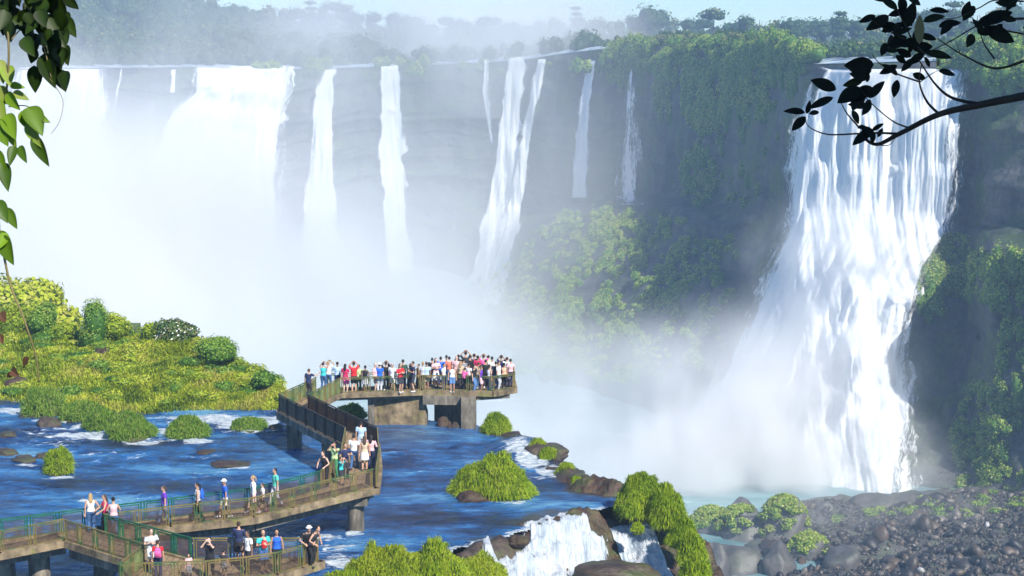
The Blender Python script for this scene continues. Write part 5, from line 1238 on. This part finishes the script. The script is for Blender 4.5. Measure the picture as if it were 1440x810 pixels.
# ---- climbing to the viewing platform and its crowd
person(434, 560, 'person in dark navy shirt leaning on the left railing just before the viewing platform', 'navy', 'dark', arms='point', legs='stand', rz=R(150), lean=.1, hc='brown')
CG = 'crowd on the viewing platform'
crowd = [
 (455, 551, 'teal tank top and dark jeans near the left end', dict(top='teal', bot='jeans', arms='up', fem=True, sleeve='none', rz=170)),
 (462, 549, 'white top beside the one in teal, fair hair', dict(top='white', bot='jeans', arms='up', fem=True, hc='blond', rz=160)),
 (475, 550, 'pale blue shirt and dark trousers, alone before the pair in red', dict(top='lblue', bot='navy', arms='one', sleeve='long', rz=200)),
 (486, 553, 'crimson T-shirt, pink shorts and long dark hair', dict(top='crimson', bot='pink', bottoms='shorts', fem=True, hair='long', rz=170, arms='down')),
 (498, 553, 'big red T-shirt with both arms raised to a camera', dict(top='red', bot='dark', bottoms='shorts', arms='up', rz=185, h=1.82)),
 (505, 551, 'pale green shirt half hidden behind the red one with raised arms', dict(top='lime', bot='dgreen', rz=190, h=1.6)),
 (514, 553, 'black vest over a pale shirt tied at the waist', dict(top='black', bot='lgrey', bottoms='skirt', fem=True, sleeve='none', hair='short', rz=180, h=1.62)),
 (528, 552, 'pale pink shirt and dark shorts, short grey hair', dict(top='lpink', bot='dark', bottoms='shorts', hc='grey', rz=60, skin=3)),
 (534, 552, 'royal blue top with a white hat', dict(top='blue', bot='lgrey', hat='white', fem=True, rz=190, hair='short')),
 (543, 550, 'black top holding a hand to the head left of the white shirt', dict(top='black', bot='black', arms='up', rz=180)),
 (547, 548, 'violet top almost hidden behind the white shirt', dict(top='violet', bot='dark', fem=True, rz=180, h=1.55)),
 (552, 552, 'white shirt and white shorts with a dark bag belt', dict(top='white', bot='offwhite', bottoms='shorts', rz=150, hc='grey', skin=1)),
 (563, 553, 'red T-shirt and dark shorts, head bowed', dict(top='red', bot='dark', bottoms='shorts', arms='chest', rz=40)),
 (567, 548, 'dark green shirt standing right behind the bowed one in red', dict(top='dgreen', bot='navy', rz=180, h=1.78)),
 (577, 550, 'lime and white top beside the tall one in dark navy', dict(top='lime', bot='dark', fem=True, rz=-40, h=1.6)),
 (581, 552, 'dark navy shirt and dark shorts, tall, facing left', dict(top='navy', bot='dark', bottoms='shorts', arms='chest', rz=-70, h=1.82)),
 (589, 549, 'orange top reached out to by the tall one in navy', dict(top='orange', bot='dark', fem=True, rz=-60, h=1.55)),
 (595, 550, 'grey striped shirt and khaki trousers, first of two seen from behind', dict(top='lgrey', bot='khaki', rz=180, hc='blond')),
 (600, 550, 'pale blue shirt and beige shorts, second of two seen from behind', dict(top='lblue', bot='khaki', bottoms='shorts', rz=190, hc='brown')),
 (613, 546, 'pale pink shirt and white skirt, tall, dark bag at the front', dict(top='lpink', bot='white', bottoms='skirt', fem=True, hair='long', rz=20, h=1.78, arms='chest')),
 (620, 543, 'deep blue shirt behind the white one near the middle', dict(top='blue', bot='navy', rz=180, h=1.75)),
 (624, 550, 'white shirt and pale jeans, facing right near the middle', dict(top='white', bot='denim', rz=70, h=1.62)),
 (628, 540, 'white top in the back row beside the coral one', dict(top='white', bot='jeans', rz=170, fem=True)),
 (632, 542, 'coral T-shirt in the back row', dict(top='coral', bot='jeans', rz=180)),
 (636, 552, 'white tank top and denim shorts facing the camera', dict(top='white', bot='denim', bottoms='shorts', fem=True, sleeve='none', hair='long', hc='brown', rz=0, h=1.62)),
 (642, 543, 'pink shirt with bare bald head, white backpack side', dict(top='lpink', bot='khaki', hc='bald', rz=170, h=1.8, skin=3)),
 (648, 547, 'flowery beige top and fair hair in the middle of the crowd', dict(top='beige', bot='dark', fem=True, hair='long', hc='blond', rz=160, h=1.64)),
 (654, 551, 'bright pink T-shirt, small, at the front railing', dict(top='pink', bot='black', fem=True, rz=150, h=1.42)),
 (655, 541, 'dark top with round black hair, head above everyone', dict(top='dark', bot='dark', rz=180, h=2.0, arms='up')),
 (659, 548, 'white T-shirt just right of the bright pink one', dict(top='white', bot='dark', rz=140, h=1.55)),
 (661, 541, 'black shirt in the back row right of the tallest head', dict(top='black', bot='navy', rz=180, h=1.78)),
 (667, 552, 'black T-shirt and jeans at the front railing by the pillar', dict(top='black', bot='denim', rz=60, h=1.6, skin=3)),
 (667, 540, 'navy shirt with arms raised in the back row', dict(top='navy', bot='dark', rz=180, h=1.8, arms='camera')),
 (673, 548, 'beige shirt between the black ones by the pillar', dict(top='beige', bot='jeans', rz=150, hc='brown', h=1.62)),
 (676, 552, 'purple dress and bare legs right of the pillar', dict(top='purple', bot='lpink', bottoms='shorts', fem=True, sleeve='none', hair='tail', rz=70, h=1.58)),
 (680, 541, 'pink top with raised arms in the back row', dict(top='pink', bot='dark', fem=True, rz=180, arms='up', h=1.78)),
 (683, 546, 'black T-shirt under the raised arms', dict(top='black', bot='black', rz=190, h=1.7)),
 (688, 552, 'white top and blue jeans at the front railing near the right end', dict(top='white', bot='jeans', fem=True, sleeve='none', rz=120, h=1.6)),
 (692, 543, 'white shirt with a dark shoulder bag in the back row', dict(top='white', bot='navy', rz=180, h=1.76)),
 (697, 548, 'dark T-shirt between the two white shirts near the right end', dict(top='dark', bot='jeans', rz=170, h=1.66)),
 (701, 550, 'white shirt, broad, side on, near the right end', dict(top='white', bot='lgrey', rz=70, h=1.74, skin=1)),
 (705, 542, 'navy shirt holding up a phone near the right end', dict(top='navy', bot='dark', rz=180, h=1.8, arms='camera')),
 (709, 549, 'peach top at the right end of the front row', dict(top='peach', bot='black', fem=True, sleeve='none', rz=160, h=1.62)),
 (713, 543, 'white T-shirt next to last in the back row', dict(top='white', bot='jeans', rz=180, arms='camera')),
 (718, 545, 'pale pink shirt, last one by the tip of the platform', dict(top='lpink', bot='navy', fem=True, rz=200, h=1.7)),
 (645, 539, 'dark T-shirt hidden behind the bald one', dict(top='dark', bot='dark', rz=180)),
 (672, 541, 'crimson shirt wedged in the back row behind the beige one', dict(top='crimson', bot='dark', rz=180, h=1.74)),
 (687, 540, 'lime shirt behind the pink one with raised arms', dict(top='lime', bot='dark', rz=180)),
 (608, 543, 'black T-shirt just left of the tall one in pale pink', dict(top='black', bot='dark', rz=180, h=1.68)),
 (652, 544, 'grey T-shirt behind the bright pink one', dict(top='grey', bot='dark', rz=180, h=1.7)),
]
for i, (u, v, d, k) in enumerate(crowd):
    k = dict(k); k['rz'] = R(k.get('rz', 180)); k.setdefault('skin', i % 4 if i % 5 else 0); k.setdefault('hc', 'black')
    person(u, v-1.0, 'person in '+d, group=CG, shoes=k.pop('shoes', 'white' if i % 3 == 0 else 'dark'), **k)
# ---- bags
def pack(u, v, z, rz, col, label, s_=1.0, dy=.18):
    p = gp(u, v); h = Hull(); h.limb([(0, 0, -.2), (0, 0, -.17), (0, .01, 0), (0, 0, .16), (0, 0, .22)], [(.12, .06), (.145, .085), (.15, .095), (.12, .07), (.05, .03)])
    me = h.remesh('bag', .018, 1); e = empty('backpack', (p.x+math.sin(rz)*-dy, p.y+math.cos(rz)*dy, DZ+z), label, 'backpack', None, rz); e.scale = (s_,)*3
    o = link('bag', me, e); o.data.materials[0] = cmat(CLR[col])
    pk = Hull(); pk.limb([(0, .085, -.14), (0, .09, -.02)], [(.1, .04), (.09, .03)]); o = link('pocket', pk.remesh('pocket', .018, 1), e); o.data.materials[0] = cmat(tuple(c*.6 for c in CLR[col]))
    st = MB()
    for sx in (-.09, .09): st.tube([(sx, -.05, .17), (sx, -.16, .22), (sx, -.29, .12), (sx, -.24, -.1), (sx, -.06, -.17)], .014, 6)
    o = link('straps', st.mesh('straps', [cmat(CLR['black'])], True), e)
pack(279, 733, 1.22, R(-80), 'blue', 'blue backpack on the back of the person in pale top')
pack(223, 812, 1.05, R(190), 'pink', 'bright pink backpack on the back of the person in red', .95)
pack(350, 806, 1.2, R(-50), 'black', 'black backpack worn by the person in white T-shirt on the lower platform')
pack(654, 550, .95, R(150), 'pink', 'small pink backpack on the child at the platform railing', .8, .15)
p = gp(371, 805); e = empty('baby_carrier', (p.x+.07, p.y-.17, DZ+1.2), 'red baby carrier on the chest of the bald person in turquoise', 'baby carrier', None, R(25))
h = Hull(); h.limb([(0, 0, -.16), (0, -.03, 0), (0, 0, .14)], [(.11, .06), (.13, .09), (.1, .05)]); o = link('pouch', h.remesh('pouch', .018, 1), e); o.data.materials[0] = cmat(CLR['red'])
h = Hull(); h.ball((0, -.03, .2), .075); o = link('baby_head', h.remesh('baby_head', .016, 1), e); o.data.materials[0] = cmat(SKN[3], 'skin')
# =================================================================== leaves hanging into the view, close to the camera
def at(u, v, d):
    a, dy, dz = ray(u, v); return Vector((float(a)*d, float(dy)*d, ZC+float(dz)*d))
LEAFV = {}
def leaf_outline(kind):
    n = 12
    if kind == 'oval': w = lambda t_: .225*math.sin(math.pi*t_**.85)**.8
    else: w = lambda t_: .33*math.sin(math.pi*min(1, t_**.62))**.9
    return [(t_/n, w(t_/n)) for t_ in range(n+1)]
def add_leaf(V, F, T, p, d, nrm, L_, kind='oval', tint=.5, curl=.15, wid=1.0, th=.0006):
    d = d.normalized(); s_ = d.cross(nrm).normalized(); nn = s_.cross(d).normalized(); O = leaf_outline(kind)
    for side_ in (0, 1):
        b = len(V); off = nn*(-th*side_*2)
        for t_, w_ in O:
            c = p+d*(t_*L_)+nn*(-curl*L_*t_*t_)+off; ed = nn*(w_*L_*.35)
            V += [c-s_*(w_*L_*wid)+ed, c, c+s_*(w_*L_*wid)+ed]; T += [tint, tint+.1, tint]
        for i in range(len(O)-1):
            for k in (0, 1):
                a = b+i*3+k; F.append((a, a+1, a+4, a+3) if side_ == 0 else (a+3, a+4, a+1, a))
def curve(pts, n=8):
    out = []; P_ = [pts[0]]+list(pts)+[pts[-1]]
    for i in range(1, len(P_)-2):
        for k in range(n):
            t_ = k/n; a, b, c, d = P_[i-1], P_[i], P_[i+1], P_[i+2]
            out.append(.5*((2*b)+(c-a)*t_+(2*a-5*b+4*c-d)*t_*t_+(3*b-a-3*c+d)*t_**3))
    return out+[P_[-2]]
G['leafd'] = leafmat('shade_dark_leaf', (.002, .004, .002), (.004, .008, .003), (.03, .045, .008), .03, .8)  # near-black: shade of the branch put into its leaf colour
G['leafb'] = leafmat('bright_climber_leaf', (.006, .014, .003), (.07, .15, .008), (.24, .40, .02), .4, .45)  # darkest stop carries the upper leaves' painted shade
G['twig'] = plain('dark_twig_bark', (.035, .025, .018), .8, .3, 20)
r0 = random.Random(4)
# ---- dark branch reaching in from the right
DB = 5.0; sB = DB/2400
br = empty('tree_branch', at(1500, 120, DB), 'dark leafy branch reaching into the picture from the upper right', 'branch'); bo = br.location.copy()
def B(u, v, dd=0): return at(u, v, DB+dd)-bo
m = MB()
main = curve([B(1560, 110, .2), B(1440, 135), B(1380, 147, -.05), B(1320, 161, -.05), B(1265, 188), B(1232, 203, .03), B(1208, 188, .05)])
m.tube(main, [.0125*(1-i/len(main)*.82)+.0012 for i in range(len(main))], 8)
tw = [([(1382, 147), (1340, 138), (1315, 118), (1292, 84)], .006), ([(1320, 160), (1303, 142), (1293, 116), (1296, 90)], .0045), ([(1282, 181), (1255, 170), (1222, 142), (1213, 128)], .003),
      ([(1262, 188), (1235, 187), (1205, 188), (1165, 189), (1140, 180), (1132, 168)], .004), ([(1207, 178), (1190, 158), (1180, 138)], .003), ([(1293, 115), (1262, 104), (1238, 90), (1226, 76)], .003),
      ([(1440, 86), (1398, 96), (1352, 76), (1318, 54)], .0045), ([(1398, 82), (1384, 62), (1378, 44)], .003), ([(1440, 26), (1410, 28), (1375, 36), (1340, 56), (1300, 76)], .004), ([(1440, 48), (1400, 40), (1360, 30)], .003),
      ([(1440, 2), (1400, 0), (1375, 12), (1340, 26), (1300, 24)], .003), ([(1300, 76), (1285, 60), (1275, 40), (1262, 14)], .004), ([(1285, 62), (1262, 50), (1240, 38), (1222, 26)], .003), ([(1245, 200), (1260, 186)], .002), ([(1232, 203), (1250, 204), (1262, 190)], .002), ([(1350, 75), (1345, 60)], .0015), ([(1293, 116), (1310, 104), (1330, 94)], .002)]
for pts, rr in tw:
    c = curve([B(u, v, .02*math.sin(i*1.7)) for i, (u, v) in enumerate(pts)]); m.tube(c, [rr*(1-.75*i/len(c)) for i in range(len(c))], 6)
link('twigs', m.mesh('twigs', [G['twig']], True), br)
V, F, T = [], [], []
# (u, v base) -> (u, v tip) of every leaf
LV = [((1229, 91), (1179, 92), 1.1), ((1232, 22), (1204, 33), .9), ((1250, 22), (1212, 46), .9), ((1262, 14), (1234, -6), 1.), ((1268, 18), (1270, -12), 1.2), ((1258, 40), (1236, 45), 1.), ((1270, 40), (1290, -4), 1.1),
      ((1274, 60), (1242, 64), 1.3), ((1246, 60), (1238, 82), 1.2), ((1226, 98), (1204, 108), 1.), ((1219, 116), (1222, 98), .9), ((1176, 126), (1134, 110), 1.), ((1172, 137), (1131, 154), .7), ((1132, 158), (1098, 155), .7), ((1133, 164), (1110, 188), 1.), ((1138, 160), (1156, 156), .8), ((1134, 160), (1140, 138), 1.),
      ((1214, 112), (1180, 122), .9), ((1212, 124), (1172, 148), 1.2), ((1214, 128), (1196, 160), 1.2), ((1224, 140), (1210, 166), 1.), ((1222, 138), (1248, 110), .9), ((1262, 112), (1256, 142), 1.), ((1320, 100), (1348, 106), .9), ((1226, 182), (1194, 208), .9), ((1228, 184), (1226, 206), .9), ((1226, 184), (1246, 172), .8), ((1206, 180), (1222, 178), .9),
      ((1300, 74), (1346, 82), .7), ((1262, 106), (1240, 86), .9), ((1300, 74), (1272, 94), .9), ((1286, 68), (1296, 28), 1.), ((1298, 30), (1334, 20), .9), ((1320, 38), (1358, 28), .8), ((1354, 24), (1366, -2), 1.2), ((1370, 8), (1352, 34), 1.2), ((1368, 48), (1360, 68), 1.3), ((1384, 40), (1434, 62), 1.), ((1374, 36), (1404, 20), 1.), ((1380, 34), (1432, 12), .9), ((1410, 34), (1390, 52), 1.), ((1430, 8), (1394, 2), .8), ((1432, -6), (1412, 18), .8), ((1340, 28), (1320, 52), .9), ((1300, 80), (1310, 98), .7), ((1288, 56), (1262, 66), 1.1), ((1262, 92), (1232, 106), .9), ((1284, 82), (1264, 104), .9), ((1292, 50), (1322, 56), .9)]
def leaf_from(V, F, T, o_, a, b, DD, wid, kind, tint, r0, extra=0):
    p = at(*a, DD+extra)-o_; q = at(*b, DD+extra+r0.uniform(-.03, .03))-o_; d = (q-p)*(.86 if kind == 'oval' else .9); L_ = d.length
    nrm = Vector((r0.uniform(-.5, .5), -1, r0.uniform(-.2, .7)))
    add_leaf(V, F, T, p, d, nrm, L_, kind, tint, r0.uniform(-.05, .15), wid)
for a, b, wd in LV: leaf_from(V, F, T, bo, a, b, DB, wd, 'oval', r0.uniform(.0, .5), r0)
for i in range(34):      # fill the dense knots of leaves
    cu, cv, ru, rv = r0.choice([(1272, 52, 34, 44), (1272, 52, 34, 44), (1205, 125, 26, 26), (1230, 185, 18, 10), (1260, 20, 24, 22), (1390, 30, 34, 24), (1268, 66, 30, 22), (1400, 44, 26, 18)])
    a = (cu+r0.gauss(0, .5)*ru, cv+r0.gauss(0, .5)*rv); an = r0.uniform(0, 6.28); L_ = r0.uniform(20, 38)
    leaf_from(V, F, T, bo, a, (a[0]+math.cos(an)*L_, a[1]+math.sin(an)*L_*.7), DB, r0.uniform(.7, 1.2), 'oval', r0.uniform(0, .5), r0, r0.uniform(-.08, .08))
leaf_from(V, F, T, bo, (1293, 62), (1294, 14), DB, .7, 'oval', 1.0, r0, -.1); leaf_from(V, F, T, bo, (1318, 94), (1321, 80), DB, .9, 'oval', 1.0, r0, -.1)
T = [min(1, x) for x in T]
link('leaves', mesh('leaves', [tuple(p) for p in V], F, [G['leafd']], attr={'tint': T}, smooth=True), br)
# ---- climber hanging down at the left
DL = 4.0
cl = empty('hanging_climber', at(-20, -60, DL), 'leafy climber hanging down the left edge, painted dark as shade above, bright green lower', 'climber'); lo2 = cl.location.copy()
def Lp(u, v, dd=0): return at(u, v, DL+dd)-lo2
m = MB()
for pts, rr in [([(-14, -60), (4, 0), (12, 60), (10, 120), (2, 170), (-4, 240), (0, 330)], .0035), ([(0, 330), (14, 398), (34, 450), (50, 500), (55, 537)], .0034), ([(28, -60), (40, 10), (60, 60), (72, 110)], .003), ([(12, 150), (40, 150), (62, 172)], .0015), ([(70, 110), (88, 140), (84, 170), (72, 188)], .001), ([(25, 436), (10, 450), (-10, 460)], .001), ([(50, 500), (38, 512)], .001), ([(12, 60), (30, 40), (60, 10)], .002)]:
    c = curve([Lp(u, v, .02*math.sin(i*2.1)) for i, (u, v) in enumerate(pts)]); m.tube(c, [rr*(1-.5*i/len(c)) for i in range(len(c))], 6)
link('vines', m.mesh('vines', [plain('vine_stem', (.16, .13, .05), .7)], True), cl)
V, F, T = [], [], []
r0 = random.Random(11)
def lf(a, b, w_, t_, ex=0): leaf_from(V, F, T, lo2, a, b, DL, w_, 'heart', t_, r0, ex)
for i in range(190):
    u = r0.uniform(-30, 92); v = r0.uniform(-60, 112)
    if v > 20+(1.15*u+8): continue
    if v > 100 and u < 40: continue
    L_ = r0.uniform(20, 36); an = R(90)+r0.gauss(-.1, .45)
    lf((u, v-12), (u+math.cos(an)*L_, v-12+math.sin(an)*L_), r0.uniform(.8, 1.1), r0.uniform(0, .12), r0.uniform(-.12, .15))  # low tint puts shade into the colour of the upper leaves
for a, b, w_, t_ in [((70, 55), (88, 104), .8, .05), ((62, 75), (78, 130), .8, .08), ((48, 92), (50, 136), .8, .05), ((80, 92), (92, 124), .7, .1), ((66, 20), (96, 76), .8, .05), ((76, -10), (96, 36), .8, .05),  # this row repeats the shade-dark tints
    ((10, 92), (14, 124), .9, .9), ((-4, 84), (6, 120), .9, 1.), ((14, 120), (38, 124), .8, .85), ((10, 130), (30, 158), .9, .8), ((0, 120), (10, 150), .9, .95), ((34, 158), (74, 172), .75, .6), ((40, 150), (62, 194), .9, .5), ((30, 156), (44, 188), .8, .75), ((40, 170), (60, 212), .75, .9), ((48, 190), (70, 240), .6, .25), ((28, 205), (38, 232), .7, .4), ((10, 160), (22, 200), .9, .7), ((-6, 168), (12, 210), .9, .6), ((14, 186), (24, 212), .7, .85), ((20, 205), (12, 236), .7, .3), ((-6, 210), (6, 260), .7, .55), ((4, 228), (12, 274), .7, .3), ((-6, 282), (12, 316), .9, .35), ((8, 292), (26, 326), .7, .45), ((-4, 326), (20, 350), .9, .6), ((2, 330), (18, 378), .8, .5), ((10, 328), (-8, 356), .8, .8), ((18, 130), (44, 142), .7, .95), ((-8, 140), (8, 180), .9, .9)]:
    lf(a, b, w_, t_)
T = [min(1, max(0, x)) for x in T]
link('leaves', mesh('leaves', [tuple(p) for p in V], F, [G['leafb']], attr={'tint': T}, smooth=True), cl)
V, F, T = [], [], []
for a, b, w_ in [((18, 524), (8, 532), 1.), ((16, 520), (26, 530), 1.), ((40, 502), (30, 518), .8), ((0, 440), (8, 454), 1.), ((0, 470), (4, 486), 1.)]: lf(a, b, w_, .5)
link('dry_leaves', mesh('dry_leaves', [tuple(p) for p in V], F, [plain('dry_brown_leaf', (.09, .04, .02), .8)]), cl)
# ---- crown of the tree the branch grows from, above and to the right of the picture: unseen, added to shade the branch
ct = empty('shade_tree', (5.2, 4.0, ZC-3.0), 'unseen leafy tree beside the viewpoint, added to shade the branch', 'tree'); 
m = MB(); m.tube([(0, 0, -1), (.05, 0, 2), (-.1, .1, 4.2), (-.2, .2, 6)], [.22, .18, .14, .06], 10); m.tube([(0, 0, 3.0), (-1.0, .5, 3.4), (-1.78, .95, 3.55)], [.06, .03, .013], 8); m.tube([(0, .1, 4), (-2, -.6, 5.0), (-4.2, -1, 5.2)], [.09, .06, .03], 8); m.tube([(0, .1, 4.4), (-2, 1.0, 5.8), (-3.2, 1., 6)], [.07, .05, .02], 8)
link('trunk', m.mesh('trunk', [G['bark']], True), ct)
c = Cloud(); rr_ = np.random.default_rng(21)
for i in range(30):
    q_ = rr_.uniform(-1, 1, 3); c.blob((-1.6+q_[0]*3.2, -1.6+q_[1]*2.6, 6.0+q_[2]*.6), (.9, .9, .5), 200, .16, .3, .6, rr_)
link('crown', c.mesh('crown', G['jungle']), ct)
